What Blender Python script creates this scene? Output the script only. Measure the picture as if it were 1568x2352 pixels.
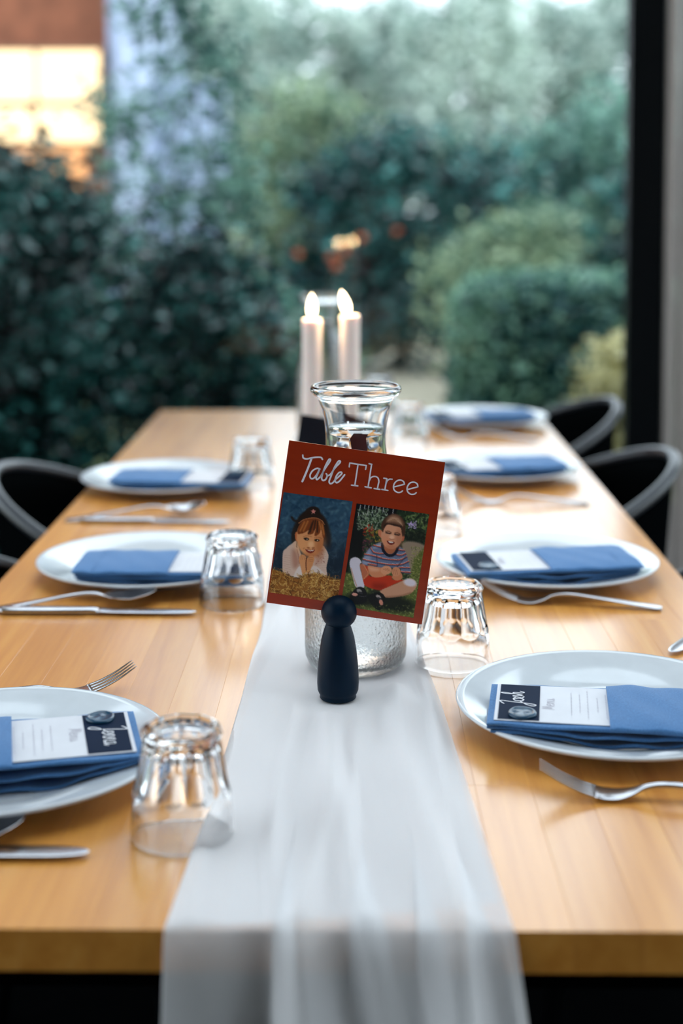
import bpy, bmesh, math, random
import numpy as np
from mathutils import Vector, Matrix

# ------------------------------------------------------------------ reset
for o in list(bpy.data.objects):
    bpy.data.objects.remove(o, do_unlink=True)
scene = bpy.context.scene
COL = scene.collection
PI = math.pi
R = math.radians
rng = np.random.default_rng(7)
random.seed(7)

# ------------------------------------------------------------------ camera
cd = bpy.data.cameras.new('camera')
cam = bpy.data.objects.new('camera', cd)
COL.objects.link(cam)
cam.location = (0, 0, 1.195)
cam.rotation_euler = (R(90 - 3.5), 0, R(0.54))
cd.sensor_fit = 'VERTICAL'
cd.sensor_height = 36
cd.sensor_width = 24
cd.lens = 50
cd.shift_y = -0.2152
cd.clip_start = 0.05
cd.clip_end = 200
cd.dof.use_dof = True
cd.dof.focus_distance = 1.265
cd.dof.aperture_fstop = 2.9
cd.dof.aperture_blades = 0
scene.camera = cam
scene.cycles.max_bounces = 9
scene.cycles.diffuse_bounces = 3
scene.cycles.glossy_bounces = 4
scene.cycles.transmission_bounces = 9
scene.cycles.transparent_max_bounces = 10

# ------------------------------------------------------------------ world, exposure
world = bpy.data.worlds.new('overcast_sky')
scene.world = world
world.use_nodes = True
wn = world.node_tree.nodes
wbg = wn['Background']
wbg.inputs['Color'].default_value = (0.80, 0.90, 1.0, 1)
wbg.inputs['Strength'].default_value = 1.0

vs = scene.view_settings
vs.view_transform = 'Standard'
vs.look = 'None'
vs.exposure = 1.85
vs.gamma = 1.0
vs.use_curve_mapping = False

# ------------------------------------------------------------------ material helpers
def srgb(r, g, b):
    f = lambda c: (c / 255) / 12.92 if c / 255 <= 0.04045 else ((c / 255 + 0.055) / 1.055) ** 2.4
    return (f(r), f(g), f(b), 1)

class NT:
    """small wrapper to write node trees shortly"""
    def __init__(self, name):
        self.m = bpy.data.materials.new(name)
        self.m.use_nodes = True
        self.t = self.m.node_tree
        self.p = self.t.nodes['Principled BSDF']
        self.out = self.t.nodes['Material Output']
    def n(self, kind, **kw):
        nd = self.t.nodes.new(kind)
        for k, v in kw.items():
            if k in nd.inputs:
                nd.inputs[k].default_value = v
            else:
                setattr(nd, k, v)
        return nd
    def l(self, a, b):
        self.t.links.new(a, b)
    def set(self, **kw):
        for k, v in kw.items():
            self.p.inputs[k.replace('_', ' ')].default_value = v
        return self
    def coords(self, kind='Object', scale=(1, 1, 1)):
        tc = self.n('ShaderNodeTexCoord')
        mp = self.n('ShaderNodeMapping')
        mp.inputs['Scale'].default_value = scale
        self.l(tc.outputs[kind], mp.inputs['Vector'])
        return mp.outputs['Vector']
    def ramp(self, fac, stops):
        r = self.n('ShaderNodeValToRGB')
        e = r.color_ramp.elements
        while len(e) < len(stops):
            e.new(0.5)
        for i, (pos, c) in enumerate(stops):
            e[i].position = pos
            e[i].color = c
        self.l(fac, r.inputs['Fac'])
        return r.outputs['Color']
    def bump(self, h, strength=0.2, dist=0.001):
        b = self.n('ShaderNodeBump')
        b.inputs['Strength'].default_value = strength
        b.inputs['Distance'].default_value = dist
        self.l(h, b.inputs['Height'])
        self.l(b.outputs['Normal'], self.p.inputs['Normal'])

def noise_mat(name, c1, c2, scale=20, rough=0.5, stretch=(1, 1, 1), bump=0.0, bdist=0.001, detail=4, **kw):
    t = NT(name)
    v = t.coords('Object', stretch)
    nz = t.n('ShaderNodeTexNoise', Scale=scale, Detail=detail)
    t.l(v, nz.inputs['Vector'])
    t.l(t.ramp(nz.outputs['Fac'], [(0.3, c1), (0.7, c2)]), t.p.inputs['Base Color'])
    t.set(Roughness=rough, **kw)
    if bump:
        t.bump(nz.outputs['Fac'], bump, bdist)
    return t.m

def wood_mat():
    t = NT('varnished_beech')
    geo = t.n('ShaderNodeNewGeometry')
    info = t.n('ShaderNodeObjectInfo')
    mp = t.n('ShaderNodeMapping')
    mp.inputs['Scale'].default_value = (60, 3.0, 60)
    add = t.n('ShaderNodeVectorMath', operation='ADD')
    mul = t.n('ShaderNodeVectorMath', operation='SCALE')
    mul.inputs['Scale'].default_value = 7.0
    t.l(info.outputs['Random'], mul.inputs[0])
    t.l(geo.outputs['Position'], add.inputs[0])
    t.l(mul.outputs['Vector'], add.inputs[1])
    t.l(add.outputs['Vector'], mp.inputs['Vector'])
    nz = t.n('ShaderNodeTexNoise', Scale=1.0, Detail=6, Roughness=0.6)
    t.l(mp.outputs['Vector'], nz.inputs['Vector'])
    grain = t.ramp(nz.outputs['Fac'], [(0.25, srgb(208, 132, 46)), (0.55, srgb(230, 157, 66)), (0.8, srgb(238, 173, 86))])
    tone = t.ramp(info.outputs['Random'], [(0.0, (0.86, 0.83, 0.78, 1)), (0.5, (0.96, 0.95, 0.93, 1)), (1.0, (1.04, 1.04, 1.03, 1))])
    mx = t.n('ShaderNodeMix', data_type='RGBA', blend_type='MULTIPLY')
    mx.inputs['Factor'].default_value = 1.0
    t.l(grain, mx.inputs['A'])
    t.l(tone, mx.inputs['B'])
    t.l(mx.outputs['Result'], t.p.inputs['Base Color'])
    t.set(Roughness=0.5, Coat_Weight=1.0, Coat_Roughness=0.2, Coat_IOR=1.62)
    t.bump(nz.outputs['Fac'], 0.08, 0.0006)
    return t.m

def leaf_mat(name, dark, light, rough=0.42, transl=0.28, patch=1.3, hi=1.3):
    t = NT(name)
    geo = t.n('ShaderNodeNewGeometry')
    nz = t.n('ShaderNodeTexNoise', Scale=patch, Detail=2)
    t.l(geo.outputs['Position'], nz.inputs['Vector'])
    ad = t.n('ShaderNodeMath', operation='MULTIPLY_ADD')
    ad.inputs[1].default_value = 1.7
    ad.inputs[2].default_value = -0.85
    t.l(nz.outputs['Fac'], ad.inputs[0])
    sm = t.n('ShaderNodeMath', operation='ADD')
    t.l(ad.outputs[0], sm.inputs[0])
    t.l(geo.outputs['Random Per Island'], sm.inputs[1])
    c = t.ramp(sm.outputs[0], [(0.15, dark), (0.75, light), (1.0, tuple(min(1, x * hi) for x in light[:3]) + (1,))])
    t.l(c, t.p.inputs['Base Color'])
    t.set(Roughness=rough)
    tr = t.n('ShaderNodeBsdfTranslucent')
    t.l(c, tr.inputs['Color'])
    mx = t.n('ShaderNodeMixShader')
    mx.inputs['Fac'].default_value = transl
    t.l(t.p.outputs[0], mx.inputs[1])
    t.l(tr.outputs[0], mx.inputs[2])
    t.l(mx.outputs[0], t.out.inputs['Surface'])
    return t.m

def glass_mat(name, rough=0.0, ior=1.47, color=(1, 1, 1, 1)):
    t = NT(name)
    t.set(Base_Color=color, Roughness=rough, IOR=ior, Transmission_Weight=1.0)
    return t.m

def pane_mat():
    t = NT('window_glass')
    fr = t.n('ShaderNodeFresnel', IOR=1.45)
    tr = t.n('ShaderNodeBsdfTransparent')
    tr.inputs['Color'].default_value = (0.97, 0.985, 0.98, 1)
    gl = t.n('ShaderNodeBsdfGlossy')
    gl.inputs['Roughness'].default_value = 0.0
    mx = t.n('ShaderNodeMixShader')
    t.l(fr.outputs[0], mx.inputs['Fac'])
    t.l(tr.outputs[0], mx.inputs[1])
    t.l(gl.outputs[0], mx.inputs[2])
    t.l(mx.outputs[0], t.out.inputs['Surface'])
    return t.m

def gauze_mat():
    t = NT('white_gauze')
    v = t.coords('Object', (1, 1, 1))
    nz = t.n('ShaderNodeTexNoise', Scale=900.0, Detail=2)
    t.l(v, nz.inputs['Vector'])
    t.set(Base_Color=(0.95, 0.94, 0.95, 1), Roughness=0.9)
    t.p.inputs['Specular IOR Level'].default_value = 0.1
    t.bump(nz.outputs['Fac'], 0.15, 0.0004)
    tl = t.n('ShaderNodeBsdfTranslucent')
    tl.inputs['Color'].default_value = (0.95, 0.94, 0.95, 1)
    tp = t.n('ShaderNodeBsdfTransparent')
    m1 = t.n('ShaderNodeMixShader')
    m1.inputs['Fac'].default_value = 0.15
    t.l(t.p.outputs[0], m1.inputs[1])
    t.l(tl.outputs[0], m1.inputs[2])
    m2 = t.n('ShaderNodeMixShader')
    m2.inputs['Fac'].default_value = 0.30
    t.l(m1.outputs[0], m2.inputs[1])
    t.l(tp.outputs[0], m2.inputs[2])
    t.l(m2.outputs[0], t.out.inputs['Surface'])
    return t.m

def emit_mat(name, color, strength):
    t = NT(name)
    t.set(Base_Color=(0.05, 0.04, 0.03, 1), Emission_Color=color, Emission_Strength=strength)
    return t.m

def print_mat():
    t = NT('photo_print')
    a = t.n('ShaderNodeAttribute', attribute_name='ink')
    t.l(a.outputs['Color'], t.p.inputs['Base Color'])
    t.set(Roughness=0.38)
    t.p.inputs['Specular IOR Level'].default_value = 0.3
    return t.m

def matt(name, c):
    t = NT(name)
    v = t.coords('Object')
    nz = t.n('ShaderNodeTexNoise', Scale=12.0)
    t.l(v, nz.inputs['Vector'])
    d = t.n('ShaderNodeBsdfDiffuse')
    t.l(t.ramp(nz.outputs['Fac'], [(0.3, tuple(x * .8 for x in c[:3]) + (1,)), (0.7, c)]), d.inputs['Color'])
    t.l(d.outputs[0], t.out.inputs['Surface'])
    return t.m

def plain(name, c, rough=0.5, **kw):
    """single tone with a faint noise so that it is not perfectly even"""
    d = tuple(x * 0.93 for x in c[:3]) + (1,)
    return noise_mat(name, d, c, scale=35, rough=rough, **kw)

M = {}
M['wood'] = wood_mat()
M['gauze'] = gauze_mat()
M['porcelain'] = plain('white_porcelain', (0.64, 0.67, 0.70, 1), 0.12, Coat_Weight=0.3, Coat_Roughness=0.05)
M['napkin'] = noise_mat('blue_linen', srgb(52, 98, 148), srgb(76, 128, 180), scale=900, rough=0.85, bump=0.25, bdist=0.0005, Sheen_Weight=0.15)
M['paper'] = plain('white_paper', (0.70, 0.70, 0.74, 1), 0.6)
M['ink'] = plain('grey_ink', srgb(176, 170, 182), 0.6)
M['navy_paper'] = plain('navy_card', srgb(6, 28, 54), 0.7)
M['wax'] = noise_mat('navy_wax', srgb(14, 52, 78), srgb(26, 72, 98), scale=120, rough=0.25, bump=0.3, bdist=0.001)
M['white_ink'] = plain('white_ink', (0.85, 0.85, 0.9, 1), 0.5)
M['card'] = noise_mat('rust_red_card', srgb(140, 38, 8), srgb(154, 46, 10), scale=30, rough=0.3, stretch=(0.6, 1, 4))
M['letters'] = plain('pale_lettering', (0.80, 0.78, 0.86, 1), 0.45)
M['print'] = print_mat()
M['peg'] = noise_mat('navy_painted_wood', srgb(0, 16, 32), srgb(2, 27, 46), scale=22, rough=0.42, bump=0.15, bdist=0.0006, stretch=(1, 1, 0.4))
M['glass'] = glass_mat('clear_glass')
M['water'] = glass_mat('water', 0.0, 1.33)
M['steel'] = noise_mat('brushed_steel', (0.50, 0.50, 0.53, 1), (0.60, 0.60, 0.63, 1), scale=60, rough=0.2, Metallic=1.0)
M['black_paint'] = matt('matt_black_enamel', (0.0022, 0.0028, 0.0032, 1))
M['tube'] = plain('black_gloss_tube', (0.03, 0.034, 0.042, 1), 0.3)
M['black_card'] = plain('black_card', (0.006, 0.007, 0.012, 1), 0.4)
M['candle'] = noise_mat('ivory_wax', (0.80, 0.70, 0.66, 1), (0.86, 0.76, 0.72, 1), scale=30, rough=0.5, Subsurface_Weight=0.25, Subsurface_Radius=(0.02, 0.01, 0.006), Subsurface_Scale=0.5)
M['flame'] = emit_mat('candle_flame', (1.0, 0.74, 0.40, 1), 5.5)
M['wick'] = plain('wick', (0.02, 0.015, 0.01, 1), 0.9)
M['pane'] = pane_mat()
M['steel_black'] = plain('black_window_steel', (0.004, 0.005, 0.006, 1), 0.4)
M['table_steel'] = matt('matt_black_steel', (0.0018, 0.002, 0.0022, 1))
M['deck'] = noise_mat('charcoal_decking', (0.010, 0.014, 0.016, 1), (0.018, 0.024, 0.026, 1), scale=20, rough=0.7, stretch=(1, 8, 1))
M['taupe'] = plain('taupe_jamb', srgb(186, 176, 170), 0.4)
M['floor'] = matt('dark_concrete', (0.002, 0.0023, 0.0026, 1))
M['white_wall'] = plain('grey_wall_paint', (0.36, 0.36, 0.37, 1), 0.8)
M['ceiling'] = plain('ceiling_paint', (0.6, 0.6, 0.6, 1), 0.8)
M['lawn'] = noise_mat('lawn_grass', srgb(70, 86, 50), srgb(118, 128, 82), scale=9, rough=0.9, bump=0.5, bdist=0.02)
M['gravel'] = noise_mat('pale_gravel', srgb(150, 142, 122), srgb(178, 168, 146), scale=60, rough=0.9, bump=0.4, bdist=0.01)
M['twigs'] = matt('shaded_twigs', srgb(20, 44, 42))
M['bark'] = noise_mat('bark', srgb(38, 42, 38), srgb(72, 72, 64), scale=12, rough=0.9, stretch=(4, 4, 1), bump=0.6, bdist=0.01)
M['leaf_dark'] = leaf_mat('dark_glossy_leaves', srgb(3, 32, 36), srgb(44, 92, 88), 0.22, 0.2, 4.0, 2.3)  # palest leaves brightened, painting in glints of the glossy foliage
M['leaf_mid'] = leaf_mat('mid_green_leaves', srgb(32, 82, 80), srgb(116, 156, 138), 0.4)
M['leaf_hazed'] = leaf_mat('haze_paled_leaves', srgb(126, 152, 144), srgb(206, 218, 208), 0.5, 0.3, 0.09)  # distance haze is put into the leaf colour as paleness
M['leaf_olive'] = leaf_mat('yellow_green_leaves', srgb(88, 120, 98), srgb(156, 174, 138), 0.45)
M['leaf_hedge'] = leaf_mat('clipped_hedge_leaves', srgb(28, 84, 84), srgb(126, 166, 138), 0.4, 0.2, 2.2)
M['leaf_cream'] = leaf_mat('cream_leaves', srgb(190, 184, 130), srgb(238, 232, 186), 0.5)
M['glint_ball'] = plain('glint_orange', srgb(196, 88, 34), 0.5)  # colour of the balls that imitate light reflections
M['render_wall'] = plain('pale_blue_render', srgb(164, 178, 204), 0.7)
M['column'] = plain('blue_white_column', srgb(186, 198, 226), 0.5)
M['brick'] = noise_mat('brown_brick', srgb(112, 66, 46), srgb(150, 90, 64), scale=8, rough=0.9)
M['lit'] = emit_mat('warm_lit_window', (1.0, 0.72, 0.40, 1), 0.8)
M['lit2'] = emit_mat('amber_lit_window', (1.0, 0.45, 0.16, 1), 0.45)
M['frame'] = plain('brown_frame', srgb(120, 84, 60), 0.6)
M['roof_dark'] = plain('dark_stone', srgb(40, 58, 60), 0.8)
M['roof'] = plain('grey_roof', srgb(96, 100, 110), 0.7)

# ------------------------------------------------------------------ object helpers
def tag(o, label=None, cat=None, group=None, kind=None):
    if label: o['label'] = label
    if cat: o['category'] = cat
    if group: o['group'] = group
    if kind: o['kind'] = kind
    return o

def link(name, me, mat=None, parent=None, smooth=True, loc=None, rot=None):
    o = bpy.data.objects.new(name, me)
    COL.objects.link(o)
    if mat is not None and not me.materials:
        me.materials.append(M[mat] if isinstance(mat, str) else mat)
    if smooth:
        me.polygons.foreach_set('use_smooth', [True] * len(me.polygons))
    if parent is not None:
        o.parent = parent
    if loc is not None: o.location = loc
    if rot is not None: o.rotation_euler = rot
    return o

def mesh(name, V, F):
    me = bpy.data.meshes.new(name)
    me.from_pydata([tuple(v) for v in V], [], [tuple(f) for f in F])
    me.update()
    return me

def empty(name, loc=(0, 0, 0), rz=0.0):
    o = bpy.data.objects.new(name, None)
    o.empty_display_size = 0.05
    COL.objects.link(o)
    o.location = loc
    o.rotation_euler = (0, 0, rz)
    return o

def copy_thing(root):
    r = root.copy(); COL.objects.link(r)
    for ch in list(root.children):
        c = ch.copy(); COL.objects.link(c); c.parent = r
        for g in list(ch.children):
            d = g.copy(); COL.objects.link(d); d.parent = c
    return r

def bm_mesh(bm, name):
    me = bpy.data.meshes.new(name)
    bmesh.ops.recalc_face_normals(bm, faces=bm.faces)
    bm.to_mesh(me); bm.free()
    return me

def box_mesh(name, x0, x1, y0, y1, z0, z1, bevel=0.0, seg=1):
    bm = bmesh.new()
    bmesh.ops.create_cube(bm, size=1)
    for v in bm.verts:
        v.co = Vector((x0 if v.co.x < 0 else x1, y0 if v.co.y < 0 else y1, z0 if v.co.z < 0 else z1))
    if bevel:
        bmesh.ops.bevel(bm, geom=bm.edges[:], offset=bevel, segments=seg, affect='EDGES', profile=0.5)
    return bm_mesh(bm, name)

def lathe_mesh(name, prof, n=64, rfun=None, close=False):
    """prof: (r, z) list; r=0 ends are merged to one point; rfun(theta, r, z, i) -> r"""
    V, F, rings = [], [], []
    for i, (r, z) in enumerate(prof):
        if r < 1e-6:
            rings.append([len(V)]); V.append((0, 0, z))
        else:
            idx = []
            for k in range(n):
                th = 2 * PI * k / n
                rr = rfun(th, r, z, i) if rfun else r
                idx.append(len(V)); V.append((rr * math.cos(th), rr * math.sin(th), z))
            rings.append(idx)
    pairs = list(zip(rings[:-1], rings[1:]))
    if close: pairs.append((rings[-1], rings[0]))
    for a, b in pairs:
        if len(a) == 1 and len(b) == 1: continue
        for k in range(n):
            k2 = (k + 1) % n
            if len(a) == 1: F.append((a[0], b[k2], b[k]))
            elif len(b) == 1: F.append((a[k], a[k2], b[0]))
            else: F.append((a[k], a[k2], b[k2], b[k]))
    me = mesh(name, V, F)
    bm = bmesh.new(); bm.from_mesh(me)
    bmesh.ops.recalc_face_normals(bm, faces=bm.faces)
    bm.to_mesh(me); bm.free()
    return me

def crom(pts, n=8):
    """Catmull-Rom through points (any dimension)"""
    P = [np.array(p, float) for p in pts]
    if len(P) < 3: return P
    P = [2 * P[0] - P[1]] + P + [2 * P[-1] - P[-2]]
    out = []
    for i in range(1, len(P) - 2):
        for k in range(n):
            t = k / n
            a, b, c, d = P[i - 1], P[i], P[i + 1], P[i + 2]
            out.append(0.5 * ((2 * b) + (c - a) * t + (2 * a - 5 * b + 4 * c - d) * t * t + (3 * b - a - 3 * c + d) * t ** 3))
    out.append(P[-2])
    return out

def tube_data(path, rad, n=10, cap=True, V=None, F=None):
    V = [] if V is None else V
    F = [] if F is None else F
    P = [Vector(p) for p in path]
    up = Vector((0, 0, 1))
    rings = []
    prev = None
    for i, p in enumerate(P):
        t = (P[min(i + 1, len(P) - 1)] - P[max(i - 1, 0)]).normalized()
        if prev is None:
            a = t.orthogonal().normalized()
        else:
            a = (prev - t * prev.dot(t)).normalized()
        prev = a
        b = t.cross(a)
        r = rad[i] if hasattr(rad, '__len__') else rad
        idx = []
        for k in range(n):
            th = 2 * PI * k / n
            idx.append(len(V)); V.append(tuple(p + (a * math.cos(th) + b * math.sin(th)) * r))
        rings.append(idx)
    for a, b in zip(rings[:-1], rings[1:]):
        for k in range(n):
            F.append((a[k], a[(k + 1) % n], b[(k + 1) % n], b[k]))
    if cap:
        F.append(tuple(reversed(rings[0]))); F.append(tuple(rings[-1]))
    return V, F

def tube_mesh(name, path, rad, n=10):
    return mesh(name, *tube_data(path, rad, n))

def ribbon_mesh(name, strokes, to3, z=0.0):
    """strokes: list of (points2d, width); flat rounded strokes mapped by to3(x, y) -> 3D, all in one print layer"""
    V, F = [], []
    for pts, w in strokes:
        P = [np.array(p, float) for p in pts]
        nP = len(P)
        base = len(V)
        for i, p in enumerate(P):
            t = P[min(i + 1, nP - 1)] - P[max(i - 1, 0)]
            t = t / (np.linalg.norm(t) + 1e-9)
            nn = np.array([-t[1], t[0]])
            ww = (w[i] if hasattr(w, '__len__') else w) / 2
            V.append(to3(*(p + nn * ww))); V.append(to3(*(p - nn * ww)))
        for i in range(nP - 1):
            a = base + 2 * i
            F.append((a, a + 1, a + 3, a + 2))
        for e in (0, nP - 1):          # round ends
            c = len(V); ww = (w[e] if hasattr(w, '__len__') else w) / 2
            for k in range(10):
                th = 2 * PI * k / 10
                V.append(to3(P[e][0] + ww * math.cos(th), P[e][1] + ww * math.sin(th)))
            F.append(tuple(range(c, c + 10)))
    return mesh(name, V, F)

TZ = 0.75          # table top height

# ================================================================== the room
def structure(name, me, mat, **kw):
    o = link(name, me, mat, smooth=False, **kw)
    o['kind'] = 'structure'
    return o

structure('floor', box_mesh('floor', -2.3, 2.6, -3.2, 3.84, -0.12, 0.0), 'floor')
RX0, RX1, RY0, RY1, CH = -2.2, 2.5, -3.1, 3.75, 2.75
# ceiling with an unseen skylight added over the table for top light
SK = (-1.0, 1.2, 0.5, 3.2)
bm = bmesh.new()
def bmbox(bm, x0, x1, y0, y1, z0, z1):
    vs_ = [bm.verts.new(p) for p in ((x0, y0, z0), (x1, y0, z0), (x1, y1, z0), (x0, y1, z0), (x0, y0, z1), (x1, y0, z1), (x1, y1, z1), (x0, y1, z1))]
    for f in ((3, 2, 1, 0), (4, 5, 6, 7), (0, 1, 5, 4), (1, 2, 6, 5), (2, 3, 7, 6), (3, 0, 4, 7)):
        bm.faces.new([vs_[i] for i in f])
bmbox(bm, RX0 - .1, SK[0], RY0 - .1, RY1 + .09, CH, CH + .2)
bmbox(bm, SK[1], RX1 + .1, RY0 - .1, RY1 + .09, CH, CH + .2)
bmbox(bm, SK[0], SK[1], RY0 - .1, SK[2], CH, CH + .2)
bmbox(bm, SK[0], SK[1], SK[3], RY1 + .09, CH, CH + .2)
structure('ceiling', bm_mesh(bm, 'ceiling'), 'ceiling')
sky = empty('added_skylight'); sky['kind'] = 'structure'
link('pane', box_mesh('pane', SK[0], SK[1], SK[2], SK[3], CH + .19, CH + .2), 'pane', sky, False)
for i in range(1, 4):
    y = SK[2] + (SK[3] - SK[2]) * i / 4
    link('glazing_bar', box_mesh('glazing_bar', SK[0], SK[1], y - .02, y + .02, CH + .1, CH + .185), 'steel_black', sky, False)

structure('wall_back', box_mesh('wall_back', RX0, RX1, RY0 - .1, RY0, 0, CH), 'white_wall')

def glazing(name, axis, pos, a0, a1, posts, pw=0.10, pd=0.10):
    """full-height glazed wall; axis 'x' = runs along x at y=pos, 'y' = runs along y at x=pos"""
    w = empty(name); w['kind'] = 'structure'
    def bx(nm, a, b, d0, d1, z0, z1, mat):
        if axis == 'x':
            me = box_mesh(nm, a, b, pos + d0, pos + d1, z0, z1, 0.002)
        else:
            me = box_mesh(nm, pos + d0, pos + d1, a, b, z0, z1, 0.002)
        return link(nm, me, mat, w, False)
    bx('bottom_rail', a0, a1, -.03, .03, 0, .06, 'steel_black')
    bx('top_rail', a0, a1, -.03, .03, CH - .08, CH, 'steel_black')
    cuts = [a0] + list(posts) + [a1]
    for p in posts:
        bx('mullion', p - pw / 2, p + pw / 2, -pd / 2, pd / 2, .06, CH - .08, 'steel_black')
    for a, b in zip(cuts[:-1], cuts[1:]):
        a_ = a + (pw / 2 if a in posts else 0); b_ = b - (pw / 2 if b in posts else 0)
        bx('pane', a_, b_, -.003, .003, .06, CH - .08, 'pane')
    return w

w1 = glazing('window_1', 'x', RY1, RX0, RX1, (-1.6, 0.760, 1.9), 0.094, 0.06)
# sliding door stile standing in front of the panel right of the black mullion
link('door_stile', box_mesh('door_stile', 0.812, 0.838, RY1 - .03, RY1 + .03, .06, CH - .08, .003), 'taupe', w1, False)
link('door_stile', box_mesh('door_stile', 0.850, 0.900, RY1 - .02, RY1 + .02, .06, CH - .08, .003), 'taupe', w1, False)
glazing('window_2', 'y', RX0, -.6, RY1, (0.5, 2.0), 0.06)
glazing('window_3', 'y', RX1, -.6, RY1, (0.5, 2.0), 0.06)
structure('wall_left', box_mesh('wall_left', RX0 - .05, RX0 + .05, RY0, -.6, 0, CH), 'white_wall')
structure('wall_right', box_mesh('wall_right', RX1 - .05, RX1 + .05, RY0, -.6, 0, CH), 'white_wall')

# outside ground
structure('ground', box_mesh('ground', -160, 160, RY1 + .1, 260, -0.2, -0.06), 'lawn')
structure('deck', box_mesh('deck', -6, 8, RY1 + .1, 5.9, -0.06, -0.04), 'deck')
structure('terrace', box_mesh('terrace', -30, 30, -14, RY1 + .1, -0.22, -0.12), 'gravel')
V, F = [], []
pth = crom([(0.45, 5.91), (0.40, 6.8), (0.28, 8.5), (0.5, 11.5), (1.6, 14.5)], 8)
for i, p in enumerate(pth):
    wdt = 0.34 + .02 * i / len(pth)
    for s in (-1, 1):
        V.append((p[0] + s * wdt, p[1], -0.05)); V.append((p[0] + s * wdt, p[1], -0.058))
for i in range(len(pth) - 1):
    a = 4 * i
    F += [(a, a + 2, a + 6, a + 4), (a, a + 4, a + 5, a + 1), (a + 2, a + 3, a + 7, a + 6)]
structure('garden_path', mesh('garden_path', V, F), 'gravel')

# ================================================================== garden
def leaf_arrays(centers, spread, count, size, flat=0.5, seed=1, dirs=None):
    """count leaves scattered round cluster centres, each a folded four-point blade"""
    g = np.random.default_rng(seed)
    centers = np.asarray(centers, float)
    spread = np.broadcast_to(np.asarray(spread, float), (len(centers),))
    pick = g.integers(0, len(centers), count)
    P = centers[pick] + g.normal(0, 1, (count, 3)) * spread[pick][:, None] * np.array([1, 1, .8])
    L = size * g.uniform(.6, 1.25, count)
    d = g.normal(0, 1, (count, 3)); d[:, 2] = d[:, 2] * flat - .25
    d /= np.linalg.norm(d, axis=1)[:, None]
    u = g.normal(0, 1, (count, 3)); u[:, 2] *= .5
    s = np.cross(d, u); s /= np.linalg.norm(s, axis=1)[:, None] + 1e-9
    n = np.cross(s, d)
    a = P - d * (L / 2)[:, None]
    b = P + s * (L * .24)[:, None] + n * (L * .06)[:, None] - d * (L * .05)[:, None]
    c = P + d * (L / 2)[:, None]
    e = P - s * (L * .24)[:, None] + n * (L * .06)[:, None] - d * (L * .05)[:, None]
    return np.stack([a, b, c, e], 1).reshape(-1, 3)

def leaves_mesh(name, V):
    nq = len(V) // 4
    me = bpy.data.meshes.new(name)
    me.vertices.add(len(V)); me.vertices.foreach_set('co', V.astype(np.float32).ravel())
    F = np.arange(nq * 4, dtype=np.int32).reshape(nq, 4)
    T = np.concatenate([F[:, [0, 1, 2]], F[:, [0, 2, 3]]], 1).reshape(-1, 3)
    me.loops.add(T.size); me.loops.foreach_set('vertex_index', T.ravel())
    me.polygons.add(len(T))
    me.polygons.foreach_set('loop_start', np.arange(0, T.size, 3, dtype=np.int32))
    me.update(calc_edges=True)
    return me

def tree(name, label, cat, x, y, crown, rad, n_clusters, n_leaves, size, mat, trunk_h=1.0, trunk_r=.07, seed=1, group=None, z0=-.07, spread=.22, stems=1):
    """crown: (dx, dy, z) centre of the crown; rad: its half axes"""
    g = np.random.default_rng(seed)
    root = empty(name, (x, y, z0))
    C = g.normal(0, 1, (n_clusters, 3)); C /= np.linalg.norm(C, axis=1)[:, None]
    C *= g.uniform(.35, 1, n_clusters)[:, None] ** .5
    C = C * np.array(rad) + np.array(crown) - np.array([0, 0, z0])
    C[:, 2] = np.maximum(C[:, 2], .1)
    sp = spread * np.mean(rad) * g.uniform(.7, 1.3, n_clusters)
    V = leaf_arrays(C, sp, n_leaves, size, seed=seed + 50)
    V[:, 2] = np.maximum(V[:, 2], 0.01)
    link('foliage', leaves_mesh('foliage', V), mat, root, False)
    for k in range(stems):
        tv, tf = [], []
        bx_, by_ = (0, 0) if stems == 1 else (g.uniform(-.25, .25), g.uniform(-.15, .15))
        top = np.array([crown[0] + bx_, crown[1] + by_, crown[2] - z0 - rad[2] * .2])
        path = crom([(bx_, by_, 0), (bx_ + .04, by_, top[2] * .5), tuple(top)], 5)
        tube_data(path, list(np.linspace(trunk_r, trunk_r * .5, len(path))), 8, True, tv, tf)
        for q in range(6):
            e = C[g.integers(0, len(C))]
            s = path[int(len(path) * g.uniform(.5, .95))]
            tube_data(crom([s, (s + e) / 2 + g.normal(0, .05, 3), e], 4), list(np.linspace(trunk_r * .4, trunk_r * .1, 9)), 5, True, tv, tf)
        link('trunk' if stems == 1 else 'stem', mesh('trunk', tv, tf), 'bark', root)
    tag(root, label, cat, group)
    return root

far = 'trees at the end of the garden'
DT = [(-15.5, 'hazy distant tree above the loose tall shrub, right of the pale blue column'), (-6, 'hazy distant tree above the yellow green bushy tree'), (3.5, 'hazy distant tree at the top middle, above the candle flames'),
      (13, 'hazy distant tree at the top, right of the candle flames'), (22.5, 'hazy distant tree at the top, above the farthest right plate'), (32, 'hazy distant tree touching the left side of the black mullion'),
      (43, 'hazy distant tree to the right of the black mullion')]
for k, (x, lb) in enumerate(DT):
    tree('distant_tree', lb, 'tree', x, 168 + 7 * (k % 3), (0, 0, 14.2), (8.8, 3.2, 13.6 + .9 * (k % 2)), 76, 7000, 1.5, 'leaf_hazed', 8, .6, 30 + k, 'hazy trees on the horizon', spread=.17)
tree('garden_tree', 'mid green tree right of the garden middle, above the clipped hedge', 'tree', 2.1, 12.8, (0, 0, 1.2), (1.35, .7, .9), 45, 8000, .13, 'leaf_mid', 1.2, .07, 8, far)
tree('garden_tree', 'yellow green bushy tree left of the garden middle, beside the pale house', 'tree', -0.35, 13.3, (0, 0, 1.35), (0.75, 0.6, .9), 40, 5000, .13, 'leaf_olive', 1.4, .07, 9, far)
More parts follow.
